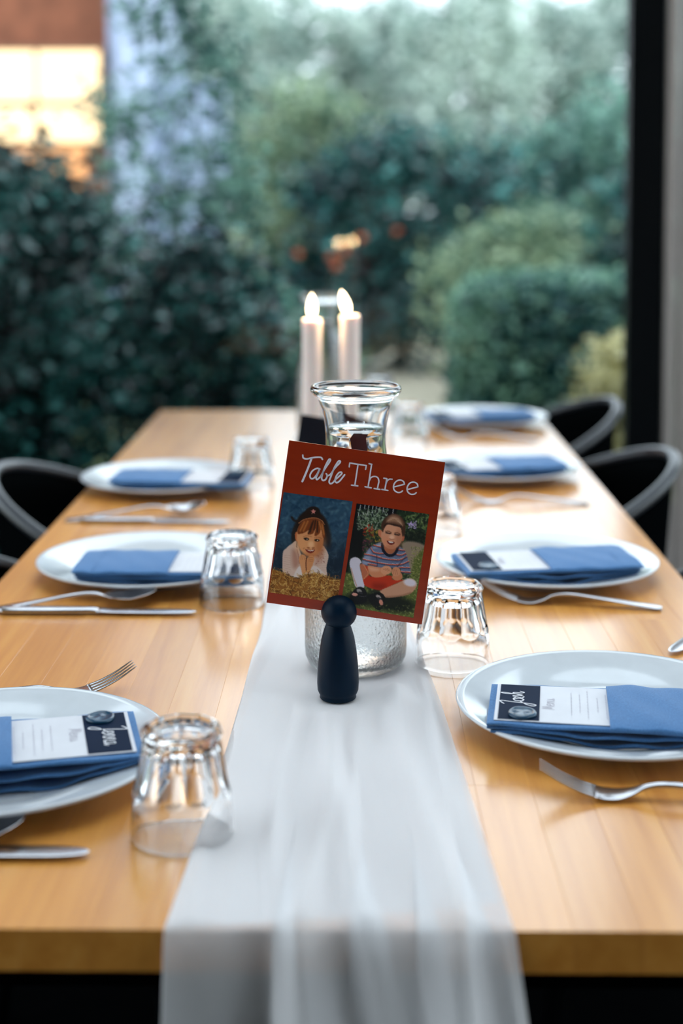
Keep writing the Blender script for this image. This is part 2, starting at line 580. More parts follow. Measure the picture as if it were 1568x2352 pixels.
orange = tree('dark_shrub', 'dark green shrub with orange balls standing for light reflections, behind the candles', 'shrub', 0.35, 10.8, (0, 0, 1.0), (.95, .55, .85), 45, 9000, .11, 'leaf_dark', .6, .05, 10)
for k, (px, pz) in enumerate(((-.52, .82), (-.43, .86), (-.48, .76), (-.76, .84), (-.05, 1.0), (-.3, .96))):  # orange balls imitate blurred flame reflections in the window glass
    link('glint_ball', lathe_mesh('glint_ball', [(0, -.03), (.02, -.025), (.03, -.006), (.031, .007), (.02, .024), (0, .027)], 12), 'glint_ball', orange, True, (px, -.6 - .05 * (k % 3), pz + .07))
tree('garden_shrub', 'olive green shrub beside the gravel path, right of the candles', 'shrub', 1.0, 9.0, (0, 0, .66), (.42, .35, .56), 30, 4500, .09, 'leaf_olive', .4, .04, 11)
tree('garden_shrub', 'dark green shrub low behind the clipped hedge on the right', 'shrub', 2.2, 8.9, (0, 0, .95), (.6, .4, .75), 30, 5500, .1, 'leaf_dark', .4, .04, 12)
tree('garden_shrub', 'low green shrub on the lawn left of the candles', 'shrub', -.75, 7.6, (0, 0, .40), (.6, .35, .42), 30, 5000, .08, 'leaf_mid', .3, .03, 13)
# dense glossy shrubs right outside the glass on the left
tree('climbing_shrub', 'dense dark glossy shrub against the glass at the far left edge', 'shrub', -1.16, 4.55, (0, 0, .64), (.36, .28, .74), 60, 14000, .06, 'leaf_dark', .5, .02, 14, stems=3)
tree('climbing_shrub', 'dark glossy shrub outside the glass, left of the table end', 'shrub', -0.58, 4.95, (0, 0, .52), (.30, .28, .64), 46, 7500, .06, 'leaf_dark', .5, .02, 15, stems=3)
tree('climbing_shrub', 'loose tall shrub with small leaves in front of the pale blue column', 'shrub', -0.78, 5.9, (0, .1, 1.35), (.34, .25, 1.0), 70, 3000, .06, 'leaf_mid', 1.2, .015, 16, stems=4, spread=.12)
tree('climbing_shrub', 'loose leafy shrub in front of the lit house windows', 'shrub', -1.52, 5.6, (0, .1, .78), (.46, .25, .66), 60, 7000, .06, 'leaf_dark', 1.2, .015, 17, stems=4, spread=.14)
tree('garden_shrub', 'dark low shrub outside, right of the black window mullion', 'shrub', 1.75, 5.2, (0, 0, .42), (.42, .3, .45), 36, 5500, .06, 'leaf_dark', .3, .02, 19, stems=3)
tree('cream_shrub', 'small cream leafed plant beside the black window mullion', 'shrub', 0.93, 5.1, (0, 0, .48), (.11, .1, .3), 16, 1200, .05, 'leaf_cream', .2, .012, 18)

# clipped hedge
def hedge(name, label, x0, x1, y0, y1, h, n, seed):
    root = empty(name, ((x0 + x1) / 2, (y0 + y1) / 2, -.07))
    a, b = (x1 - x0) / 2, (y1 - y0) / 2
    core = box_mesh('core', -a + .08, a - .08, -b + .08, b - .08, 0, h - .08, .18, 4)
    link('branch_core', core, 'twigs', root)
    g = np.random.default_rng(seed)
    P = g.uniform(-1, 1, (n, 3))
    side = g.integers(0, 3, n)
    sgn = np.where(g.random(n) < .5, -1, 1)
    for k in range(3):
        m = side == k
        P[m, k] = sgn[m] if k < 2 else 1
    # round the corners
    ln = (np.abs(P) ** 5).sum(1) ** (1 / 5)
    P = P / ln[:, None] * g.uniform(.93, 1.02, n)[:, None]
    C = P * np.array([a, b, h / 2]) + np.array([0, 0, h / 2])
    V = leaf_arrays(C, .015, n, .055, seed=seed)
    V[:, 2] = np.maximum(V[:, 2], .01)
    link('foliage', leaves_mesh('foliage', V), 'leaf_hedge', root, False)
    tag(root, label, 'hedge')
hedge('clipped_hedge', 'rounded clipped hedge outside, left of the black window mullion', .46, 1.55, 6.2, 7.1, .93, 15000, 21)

# pale house with a column and lit windows
house = empty('garden_house', (-1.6, 9.2, -.06))
def hp(nm, x0, x1, y0, y1, z0, z1, mat, bev=.004, parent=None):
    """house parts in world metres"""
    return link(nm, box_mesh(nm, x0 + 1.6, x1 + 1.6, y0 - 9.2, y1 - 9.2, z0 + .06, z1 + .06, bev), mat, parent or house, False)
hp('rendered_wall', -1.60, -1.32, 9.25, 11.5, -.06, 5.4, 'render_wall')
hp('garden_wall', -1.32, -.84, 9.25, 9.45, -.06, 2.0, 'render_wall')
hp('brick_wall', -9.4, -1.60, 9.25, 11.5, -.06, 5.4, 'brick')
hp('stone_plinth', -9.4, -1.60, 9.2, 9.25, -.06, 1.27, 'roof_dark')
hp('column', -1.50, -1.30, 9.0, 9.2, -.06, 5.4, 'column', .02)
hp('roof', -9.6, -1.22, 8.8, 11.7, 5.4, 5.6, 'roof')
hp('plinth', -1.60, -.82, 9.1, 9.25, -.06, .5, 'render_wall')
for (a, b, c, d, mt) in ((-3.3, -1.63, 1.86, 2.18, 'lit'), (-3.3, -1.63, 1.60, 1.82, 'lit'), (-2.2, -1.72, 1.30, 1.57, 'lit2')):
    wf = hp('window', a - .03, b + .03, 9.19, 9.25, c - .03, d + .03, 'frame')
    n = max(2, round((b - a) / .42))
    for k in range(n):
        s = (b - a) / n
        hp('window_pane', a + k * s + .012, a + (k + 1) * s - .012, 9.178, 9.189, c, d, mt, .001, wf)
tag(house, 'pale blue garden house with brick end, column and warm lit windows', 'house')

# ================================================================== table
table = empty('dining_table', (0, 0, 0))
tag(table, 'long butcher block wooden table laid for a dinner', 'table')
TX0, TX1, TY0, TY1, TT = -.42, .391, .848, 3.06, .027
nrow = 19
wrow = (TX1 - TX0) / nrow
pl_cache = {}
for r_ in range(nrow):
    y = TY0
    first = True
    while y < TY1 - 1e-4:
        ln = random.choice((.32, .45, .56, .68, .8)) if not first else random.choice((.22, .36, .5, .66, .8))
        first = False
        y2 = min(TY1, y + ln)
        if TY1 - y2 < .15: y2 = TY1
        key = round(y2 - y, 4)
        if key not in pl_cache:
            pl_cache[key] = box_mesh('plank', 0, wrow - .00005, 0, key - .00005, -TT, 0, .0002)
            pl_cache[key].materials.append(M['wood'])
        link('plank', pl_cache[key], None, table, False, (TX0 + r_ * wrow, y, TZ))
        y = y2
for (x, y) in ((TX0 + .08, TY0 + .12), (TX1 - .08, TY0 + .12), (TX0 + .08, TY1 - .12), (TX1 - .08, TY1 - .12)):
    link('leg', box_mesh('leg', x - .03, x + .03, y - .03, y + .03, 0, TZ - TT - .06), 'table_steel', table, False)
link('apron', box_mesh('apron', TX0 + .05, TX1 - .05, TY0 + .09, TY0 + .15, TZ - TT - .06, TZ - TT), 'table_steel', table, False)
link('apron', box_mesh('apron', TX0 + .05, TX1 - .05, TY1 - .15, TY1 - .09, TZ - TT - .06, TZ - TT), 'table_steel', table, False)
link('rail', box_mesh('rail', TX0 + .05, TX0 + .11, TY0 + .15, TY1 - .15, TZ - TT - .06, TZ - TT), 'table_steel', table, False)
link('rail', box_mesh('rail', TX1 - .11, TX1 - .05, TY0 + .15, TY1 - .15, TZ - TT - .06, TZ - TT), 'table_steel', table, False)

# ------------------------------------------------------------------ runner
FOOT = [(-.015, 1.258, .030), (.001, 1.352, .060), (-.014, 1.85, .09), (-.055, 2.05, .05), (.0, 2.05, .05), (-.062, 2.72, .07), (.095, 1.356, .03), (.05, 3.0, .03)]
def runner():
    # station list: s<0 hangs over the front edge, s>=0 lies on the table
    S = list(np.linspace(-.44, 0, 56)) + list(np.linspace(0.012, 2.20, 190))
    xl = lambda s: np.interp(s, [-.44, 0, .15, .40, .62, 1.45, 2.2], [-.119, -.117, -.108, -.101, -.098, -.115, -.11])
    xr = lambda s: np.interp(s, [-.44, -.1, 0, .15, .40, .62, 1.0, 2.2], [.140, .112, .098, .090, .077, .060, .045, .04])
    # pleats: the cloth runs forward, doubles back and forward again between these shares of its width
    pleats = [(.285, .385), (.505, .675), (.705, .815), (.845, .965)]
    K = [(0.0, 0.0, 0.0)]            # (share of width in front, layer, share of width once spread out on the table)
    for p0, p1 in pleats:
        K += [(p1, 0.0, p0 + .3 * (p1 - p0)), (p0, 1.0, p0 + .5 * (p1 - p0)), (p1 + .004, 2.0, p0 + .7 * (p1 - p0))]
    K += [(1.0, 0.0, 1.0)]
    seg = []
    for (a0, l0, q0), (a1, l1, q1) in zip(K[:-1], K[1:]):
        n = max(6, int(abs(a1 - a0) * 110))
        for k in range(n):
            t = k / n
            seg.append((a0 + (a1 - a0) * t, l0 + (l1 - l0) * t, q0 + (q1 - q0) * t))
    seg.append(K[-1])
    # the left part is turned under along its whole length on the table
    seg = [(0.0, -.6, .98 - .98 * k / 30) for k in range(30)] + seg
    # after each pleat the cloth drops back to the table
    nu = len(seg)
    wob = lambda s, f: .010 * math.sin(s * 6 + f * 5) + .006 * math.sin(s * 15 + f * 9)
    V, F = [], []
    for s in S:
        a, b = xl(s), xr(s)
        shift = np.interp(s, [-.44, 0, .3, .7, 2.2], [0, 0, .02, .05, .05])
        op = float(np.interp(s, [-.06, 0.0, .10, .30], [0, .35, .8, 1.0]))     # how far the pleats have opened out
        for f0, lay0, q in seg:
            f = f0 * (1 - op) + q * op
            lay = lay0 * (1 - op) if lay0 >= 0 else -.6
            if lay0 < 0: f = q * float(np.interp(s, [0, .03], [0, 1]))
            e = 4 * f * (1 - f)
            g = f + e * (wob(s, f) + shift * math.sin(f * 7))
            x = a + (b - a) * g
            h = .0012 + .0011 * lay + .0050 * op * max(0, math.sin(q * 24 + 2.2 * math.sin(s * 5 + q * 3))) ** 3
            h += .0075 * math.exp(-((f - .84 + .05 * math.sin(s * 4)) / .05) ** 2)
            h += .0060 * math.exp(-((f - .33 - .12 * math.sin(s * 5 + .4)) / .045) ** 2)
            h += .0055 * math.exp(-((f - .58 + .10 * math.sin(s * 6)) / .05) ** 2)
            h += .0016 * math.sin(f * 21 + s * 9) * math.sin(s * 11 + f * 4) + .0007 * math.sin(s * 40 + f * 14)
            h = max(h, .0007 + .0006 * lay)
            if lay0 < 0: h = .0003
            if s >= 0:
                y = TY0 + s
                k = 1.0
                for fx, fy, fr in FOOT:
                    d = math.hypot(x - fx, y - fy)
                    k = min(k, max(0.0, (d - fr) / .03))
                k = min(1, k); k = k * k * (3 - 2 * k)
                lo = .0002 + .0003 * lay
                V.append((x, y, TZ + lo + (h - lo) * k))
            else:
                t = -s
                rr = .008
                ang = min(t / rr, PI / 2)
                ease = min(1, t / .12)
                off = h + ease * (.013 * lay + .014 + .010 * math.sin(f * 17 + .6) + .006 * math.sin(f * 31 + 2) + .004 * math.sin(f * 9 + t * 12))
                down = max(0, t - rr * PI / 2)
                y = TY0 + rr - (rr + off) * math.sin(ang) - .001 * math.sin(ang)
                z = TZ - rr + (rr + off) * math.cos(ang) - down
                V.append((x, y, z))
    for i in range(len(S) - 1):
        for j in range(nu - 1):
            a = i * nu + j
            F.append((a, a + 1, a + nu + 1, a + nu))
    o = link('table_runner', mesh('table_runner', V, F), 'gauze')
    tag(o, 'sheer white gauze table runner draped over the front table edge', 'table runner')
runner()

# ================================================================== peg doll and table card
peg = empty('peg_doll', (-.015, 1.258, TZ + .0012))
body = [(0, 0), (.0155, 0), (.0165, .0012), (.0162, .0035), (.0172, .005), (.0184, .008), (.0188, .014), (.0186, .022), (.0178, .034), (.0165, .045), (.0146, .056), (.0122, .064), (.0106, .0685), (.0098, .0705), (0, .0705)]
link('body', lathe_mesh('body', body, 64), 'peg', peg)
HZ, HR = .0792, .0163
CARD_Y = 1.2555
def head_with_slot():
    bm = bmesh.new()
    bmesh.ops.create_uvsphere(bm, u_segments=56, v_segments=36, radius=HR)
    for v in bm.verts:
        v.co.z *= .985
    me = bm_mesh(bm, 'head')
    o = link('head', me, 'peg', peg, True, (0.001, 0, HZ))
    # cutter for the slot that grips the card
    cb = box_mesh('slot_cutter', -.03, .03, -.0006, .0006, 0, .04)
    c = bpy.data.objects.new('slot_cutter', cb); COL.objects.link(c)
    c.location = (-.015 + .001, CARD_Y, TZ + .0012 + HZ + .0012)
    c.rotation_euler = (R(-1.5), R(8.2), 0)
    bpy.context.view_layer.update()
    md = o.modifiers.new('slot', 'BOOLEAN'); md.object = c; md.operation = 'DIFFERENCE'; md.solver = 'EXACT'
    dg = bpy.context.evaluated_depsgraph_get()
    nm = bpy.data.meshes.new_from_object(o.evaluated_get(dg))
    o.modifiers.clear(); o.data = nm
    bpy.data.objects.remove(c, do_unlink=True)
    nm.polygons.foreach_set('use_smooth', [True] * len(nm.polygons))
    nm.set_sharp_from_angle(angle=R(40))
head_with_slot()
tag(peg, 'small navy blue wooden peg doll holding the rust red card in its head', 'peg doll')

# ---- the card: printed plane with its own frame: u right 0..1, v down 0..1
CW, CHT = .1405, .1475
TLp, TRp, BLp = np.array([665., 1007.]), np.array([1025., 1055.]), np.array([610., 1380.])
Amat = np.stack([TRp - TLp, BLp - TLp], 1)
Ainv = np.linalg.inv(Amat)
def card_xy(fx, fy):
    u, v = Ainv @ (np.array([fx, fy]) - TLp)
    return u * CW, -v * CHT           # metres, origin at the card's top left corner
card = empty('table_number_card', (-.0585, CARD_Y + .0028, .9852))
card.rotation_euler = (R(-1.5), R(8.0), 0)
link('card_board', box_mesh('card_board', 0, CW, -.0004, .0004, -CHT, 0), 'card', card, False)
def on_card(x, y): return (x, -.00055, y)
def zoomed(ox, oy, s):
    return lambda x, y: card_xy(ox + x / s, oy + y / s)
z8 = zoomed(640, 1000, 3.92)
def card_letter(strokes, w):
    out = []
    k = CW / 363 / 3.92
    for pts, wf in strokes:
        out.append(([z8(*p) for p in (crom(pts, 7) if len(pts) > 2 else pts)], w * wf * k))
    return out
script = [
    [([(220, 160), (226, 186), (258, 193), (300, 184), (345, 178), (385, 180), (398, 197)], 1)  , ([(300, 188), (270, 268), (242, 335), (215, 396)], 1.25)],
    [([(374, 284), (348, 278), (308, 300), (285, 340), (292, 368), (316, 368), (346, 334), (372, 284)], 1), ([(372, 284), (354, 328), (340, 362), (350, 378), (382, 348)], 1)],
    [([(382, 348), (420, 282), (462, 220), (470, 198), (455, 200), (425, 255), (400, 320), (390, 365), (402, 386), (426, 376), (440, 345), (432, 325)], 1)],
    [([(440, 345), (470, 330), (512, 272), (556, 226), (556, 210), (540, 216), (506, 270), (476, 345), (458, 392), (466, 413), (488, 408), (512, 380)], 1)],
    [([(512, 380), (548, 348), (572, 324), (566, 310), (544, 318), (520, 352), (512, 386), (526, 406), (556, 386), (598, 334)], 1)],
]
slab = [
    [([(645, 228), (795, 250)], 1), ([(645, 228), (640, 262)], 1), ([(795, 250), (788, 285)], 1), ([(720, 240), (690, 430)], 1), ([(660, 426), (717, 433)], 1)],
    [([(820, 233), (845, 238)], 1), ([(843, 238), (810, 445)], 1), ([(783, 440), (838, 450)], 1), ([(820, 388), (838, 357), (870, 347), (898, 358), (908, 390), (902, 420), (895, 456)], 1), ([(865, 455), (917, 463)], 1)],
    [([(953, 362), (980, 366)], 1), ([(980, 366), (962, 468)], 1), ([(935, 463), (990, 472)], 1), ([(972, 412), (984, 385), (1004, 371), (1028, 371)], 1)],
    [([(1046, 440), (1140, 415)], 1), ([(1140, 415), (1130, 390), (1100, 378), (1065, 390), (1042, 426), (1046, 466), (1075, 488), (1104, 487), (1122, 475)], 1)],
    [([(1168, 462), (1262, 438)], 1), ([(1262, 438), (1254, 411), (1224, 396), (1189, 405), (1165, 441), (1168, 481), (1196, 504), (1229, 503), (1246, 490)], 1)],
]
for st in script:
    link('script_letter', ribbon_mesh('script_letter', card_letter(st, 15), on_card), 'letters', card, False)
for st in slab:
    link('slab_letter', ribbon_mesh('slab_letter', card_letter(st, 13), on_card), 'letters', card, False)

# ---- two printed snapshots: a small painter that fills a colour grid
class Canvas:
    def __init__(self, w, h, k, base):
        self.k = k
        self.W, self.H = int(w * k), int(h * k)
        self.c = np.ones((self.H, self.W, 3)) * np.array(base)
        self.yy, self.xx = np.mgrid[0:self.H, 0:self.W]
        self.g = np.random.default_rng(5)
    def blend(self, m, col):
        m = m[..., None]
        self.c = self.c * (1 - m) + np.array(col, float) * m
    def sd_poly(self, pts):
        P = np.array(pts, float) * self.k
        x, y = self.xx, self.yy
        d = np.full(x.shape, 1e9); ins = np.zeros(x.shape, bool)
        n = len(P)
        for i in range(n):
            a, b = P[i], P[(i + 1) % n]
            e = b - a
            t = np.clip(((x - a[0]) * e[0] + (y - a[1]) * e[1]) / (e @ e + 1e-9), 0, 1)
            d = np.minimum(d, (x - a[0] - t * e[0]) ** 2 + (y - a[1] - t * e[1]) ** 2)
            c = ((a[1] > y) != (b[1] > y)) & (x < (b[0] - a[0]) * (y - a[1]) / (b[1] - a[1] + 1e-12) + a[0])
            ins ^= c
        d = np.sqrt(d)
        return np.where(ins, -d, d)
    def poly(self, pts, col, soft=8, al=1.0, smooth=True):
        if smooth:
            q = list(pts) + [pts[0]]
            P = [np.array(p, float) for p in pts]
            out = []
            n = len(P)
            for i in range(n):
                a, b, c, d = P[i - 1], P[i], P[(i + 1) % n], P[(i + 2) % n]
                for t in (0, .25, .5, .75):
                    out.append(0.5 * ((2 * b) + (c - a) * t + (2 * a - 5 * b + 4 * c - d) * t * t + (3 * b - a - 3 * c + d) * t ** 3))
            pts = out
        s = soft * self.k
        self.blend(al * np.clip(.5 - self.sd_poly(pts) / s, 0, 1), col)
    def ell(self, cx, cy, rx, ry, col, rot=0, soft=.15, al=1.0):
        k = self.k
        x, y = self.xx - cx * k, self.yy - cy * k
        c, s = math.cos(R(rot)), math.sin(R(rot))
        X, Y = (x * c + y * s) / (rx * k), (-x * s + y * c) / (ry * k)
        d = np.sqrt(X * X + Y * Y)
        self.blend(al * np.clip((1 + soft / 2 - d) / soft, 0, 1), col)
    def line(self, pts, w, col, al=1.0, soft=8):
        if len(pts) > 2: pts = crom(pts, 4)
        P = np.array(pts, float) * self.k
        s = soft * self.k
        mg = w * self.k / 2 + s + 1
        x0, y0 = np.maximum(0, np.floor(P.min(0) - mg)).astype(int)
        x1, y1 = np.ceil(P.max(0) + mg).astype(int)
        x1, y1 = min(x1, self.W), min(y1, self.H)
        if x1 <= x0 or y1 <= y0: return
        X, Y = self.xx[y0:y1, x0:x1], self.yy[y0:y1, x0:x1]
        d = np.full(X.shape, 1e9)
        for a, b in zip(P[:-1], P[1:]):
            e = b - a
            t = np.clip(((X - a[0]) * e[0] + (Y - a[1]) * e[1]) / (e @ e + 1e-9), 0, 1)
            d = np.minimum(d, (X - a[0] - t * e[0]) ** 2 + (Y - a[1] - t * e[1]) ** 2)
        m = (al * np.clip((w * self.k / 2 - np.sqrt(d)) / s + .5, 0, 1))[..., None]
        self.c[y0:y1, x0:x1] = self.c[y0:y1, x0:x1] * (1 - m) + np.array(col, float) * m
    def dabs(self, n, x0, x1, y0, y1, size, cols, al=.8, asp=2.2):
        k = self.k
        for i in range(n):
            cx, cy = self.g.uniform(x0, x1), self.g.uniform(y0, y1)
            s = size * self.g.uniform(.5, 1.3)
            rx0, rx1 = int(max(0, (cx - 2 * s) * k)), int(min(self.W, (cx + 2 * s) * k + 1))
            ry0, ry1 = int(max(0, (cy - 2 * s) * k)), int(min(self.H, (cy + 2 * s) * k + 1))
            if rx1 <= rx0 or ry1 <= ry0: continue
            th = self.g.uniform(0, PI)
            x, y = self.xx[ry0:ry1, rx0:rx1] - cx * k, self.yy[ry0:ry1, rx0:rx1] - cy * k
            X = (x * math.cos(th) + y * math.sin(th)) / (s * k)
            Y = (-x * math.sin(th) + y * math.cos(th)) / (s * k / asp)
            m = (al * np.clip(1.3 - np.sqrt(X * X + Y * Y) * 1.2, 0, 1))[..., None]
            col = np.array(cols[self.g.integers(0, len(cols))], float)
            self.c[ry0:ry1, rx0:rx1] = self.c[ry0:ry1, rx0:rx1] * (1 - m) + col * m
    def sample(self, x, y):
        k = self.k
        i = np.clip((y * k).round().astype(int), 0, self.H - 1)
        j = np.clip((x * k).round().astype(int), 0, self.W - 1)
        return self.c[i, j]

def snapshot_one():
    c = Canvas(1600, 2200, .2, (44, 76, 98))
    c.dabs(900, 0, 1600, 0, 1600, 70, [(62, 98, 118), (24, 52, 78), (84, 116, 130), (36, 66, 92), (20, 46, 70)], .55)
    c.poly([(60, 1000), (700, 1100), (1600, 1000), (1600, 2200), (0, 2200)], (14, 26, 38), 500, .8, False)
    c.dabs(160, 900, 1600, 700, 1500, 55, [(70, 92, 108), (46, 66, 84)], .35, 4)
    # hair behind the face
    c.ell(850, 410, 135, 110, (32, 20, 15), -8, .25)
    c.poly([(620, 560), (640, 460), (760, 370), (900, 380), (1000, 470), (1070, 560), (830, 500)], (40, 24, 17), 30)
    c.ell(830, 700, 300, 330, (34, 20, 14))
    c.ell(520, 800, 55, 180, (36, 24, 20), 8, .5, .9)
    c.ell(1115, 830, 65, 210, (40, 30, 26), -6, .8, .85)
    c.line([(470, 500), (520, 560), (620, 560)], 40, (38, 24, 18), .9, 20)
    # cardigan
    c.poly([(296, 1500), (302, 1150), (360, 1060), (470, 970), (560, 930), (630, 1150), (740, 1290), (860, 1200), (1010, 1005), (1080, 1060), (1126, 1150), (1130, 1225), (1092, 1400), (1085, 1580), (760, 1540), (560, 1570), (320, 1530)], (216, 184, 166), 14)
    c.poly([(470, 1090), (560, 1120), (610, 1330), (520, 1420), (470, 1330)], (170, 112, 90), 90, .7)
    c.poly([(900, 1150), (1020, 1090), (1000, 1300), (880, 1360)], (188, 132, 108), 90, .6)
    for k in range(9):
        c.line([(320, 1180 + 38 * k), (440, 1190 + 42 * k)], 6, (176, 132, 116), .5)
        c.line([(930, 1130 + 40 * k), (1090, 1120 + 40 * k)], 6, (180, 138, 122), .45)
    c.line([(560, 1080), (590, 1200), (600, 1330)], 14, (150, 84, 66), .6)
    c.dabs(40, 900, 1060, 1080, 1330, 22, [(140, 74, 60), (190, 130, 110)], .6)
    # face and ear
    c.ell(565, 850, 38, 95, (196, 104, 58), -6)
    c.line([(560, 930), (556, 1040)], 14, (40, 24, 18), .8)
    c.ell(800, 870, 242, 330, (222, 150, 98), -6, .10)
    c.ell(660, 1010, 120, 130, (232, 160, 104), 0, 1.2, .7)
    c.ell(985, 990, 90, 190, (176, 98, 52), 8, 1.1, .65)
    c.ell(800, 1175, 130, 50, (196, 116, 66), 0, 1.0, .7)
    # fringe
    c.poly([(575, 790), (600, 650), (690, 550), (830, 512), (960, 532), (1050, 640), (1068, 840), (1030, 846), (1005, 700), (965, 790), (880, 830), (900, 700), (850, 790), (755, 802), (805, 715), (690, 776), (640, 790)], (122, 58, 22), 16)
    for a in ((620, 740, 700, 580), (680, 740, 760, 570), (1000, 700, 960, 570), (1050, 800, 1020, 620)):
        c.line([(a[0], a[1]), (a[2], a[3])], 26, (206, 130, 62), .7, 26)
    for a in ((800, 760, 860, 560), (870, 720, 900, 550), (930, 760, 940, 570), (770, 780, 840, 600)):
        c.line([(a[0], a[1]), (a[2], a[3])], 24, (40, 20, 12), .85, 18)
    c.line([(600, 600), (700, 535), (880, 505), (1000, 545), (1060, 620)], 18, (176, 108, 66), .9)
    star = []
    for k in range(10):
        rr = 52 if k % 2 == 0 else 24
        star.append((862 + rr * math.sin(k * PI / 5), 392 - rr * math.cos(k * PI / 5)))
    c.poly(star, (214, 132, 122), 8, 1, False)
    # features
    c.line([(680, 850), (740, 828), (830, 846)], 16, (150, 84, 44), .45, 14)
    c.line([(880, 862), (950, 852), (1010, 876)], 16, (140, 76, 40), .45, 14)
    c.ell(733, 886, 48, 25, (40, 22, 14), 8, .4)
    c.ell(924, 908, 46, 24, (38, 20, 12), 4, .4)
    c.ell(745, 890, 9, 8, (220, 200, 180), 0, .6); c.ell(936, 910, 9, 8, (220, 200, 180), 0, .6)
    c.ell(815, 985, 52, 58, (244, 186, 136), 0, 1.0, .9)
    c.ell(768, 1046, 26, 12, (130, 60, 30), 10, .9, .8); c.ell(856, 1048, 24, 12, (130, 60, 30), -10, .9, .8)
    c.line([(676, 1060), (700, 1050)], 14, (160, 84, 44), .6, 20)
    c.poly([(712, 1066), (790, 1082), (884, 1074), (858, 1124), (795, 1142), (740, 1114)], (122, 34, 24), 10)
    c.poly([(730, 1074), (800, 1088), (870, 1080), (850, 1100), (790, 1106)], (226, 196, 176), 8)
    # hands under the chin
    c.poly([(600, 1290), (600, 1210), (650, 1165), (720, 1200), (735, 1270), (720, 1330), (718, 1500), (640, 1500), (625, 1380)], (220, 150, 98), 10)
    c.poly([(735, 1250), (790, 1190), (850, 1190), (876, 1250), (850, 1330), (840, 1400), (810, 1490), (735, 1490), (728, 1340)], (212, 140, 88), 10)
    c.line([(732, 1230), (722, 1330), (728, 1460)], 18, (90, 36, 18), .85, 12)
    for k in range(3):
        c.line([(640 + 30 * k, 1180 + 8 * k), (632 + 30 * k, 1260)], 8, (160, 92, 52), .6)
        c.line([(770, 1215 + 34 * k), (850, 1225 + 30 * k)], 8, (160, 92, 52), .6)
    # cuffs
    c.poly([(500, 1580), (545, 1450), (612, 1380), (650, 1510), (640, 1570)], (226, 208, 200), 18)
    c.poly([(790, 1500), (845, 1370), (960, 1410), (1085, 1570), (800, 1560)], (222, 202, 192), 18)
    # straw
    c.poly([(60, 1450), (200, 1450), (330, 1510), (560, 1590), (760, 1520), (930, 1500), (1100, 1570), (1250, 1600), (1360, 1660), (1320, 2150), (0, 2150), (30, 1700)], (146, 92, 34), 40)
    for k in range(520):
        x, y = c.g.uniform(20, 1380), c.g.uniform(1450, 2100)
        top = np.interp(x, [0, 200, 560, 760, 930, 1360], [1440, 1430, 1580, 1500, 1490, 1620])
        if y < top: continue
        a = c.g.uniform(0, 2 * PI); L = c.g.uniform(30, 80); b = c.g.normal(0, 40)
        col = [(206, 160, 84), (228, 186, 112), (112, 62, 18), (182, 128, 56), (74, 38, 10)][c.g.integers(0, 5)]
        c.line([(x - L * math.cos(a), y - L * math.sin(a)), (x + b * math.sin(a), y - b * math.cos(a)), (x + L * math.cos(a), y + L * math.sin(a))], 9, col, .8, 6)
    return c

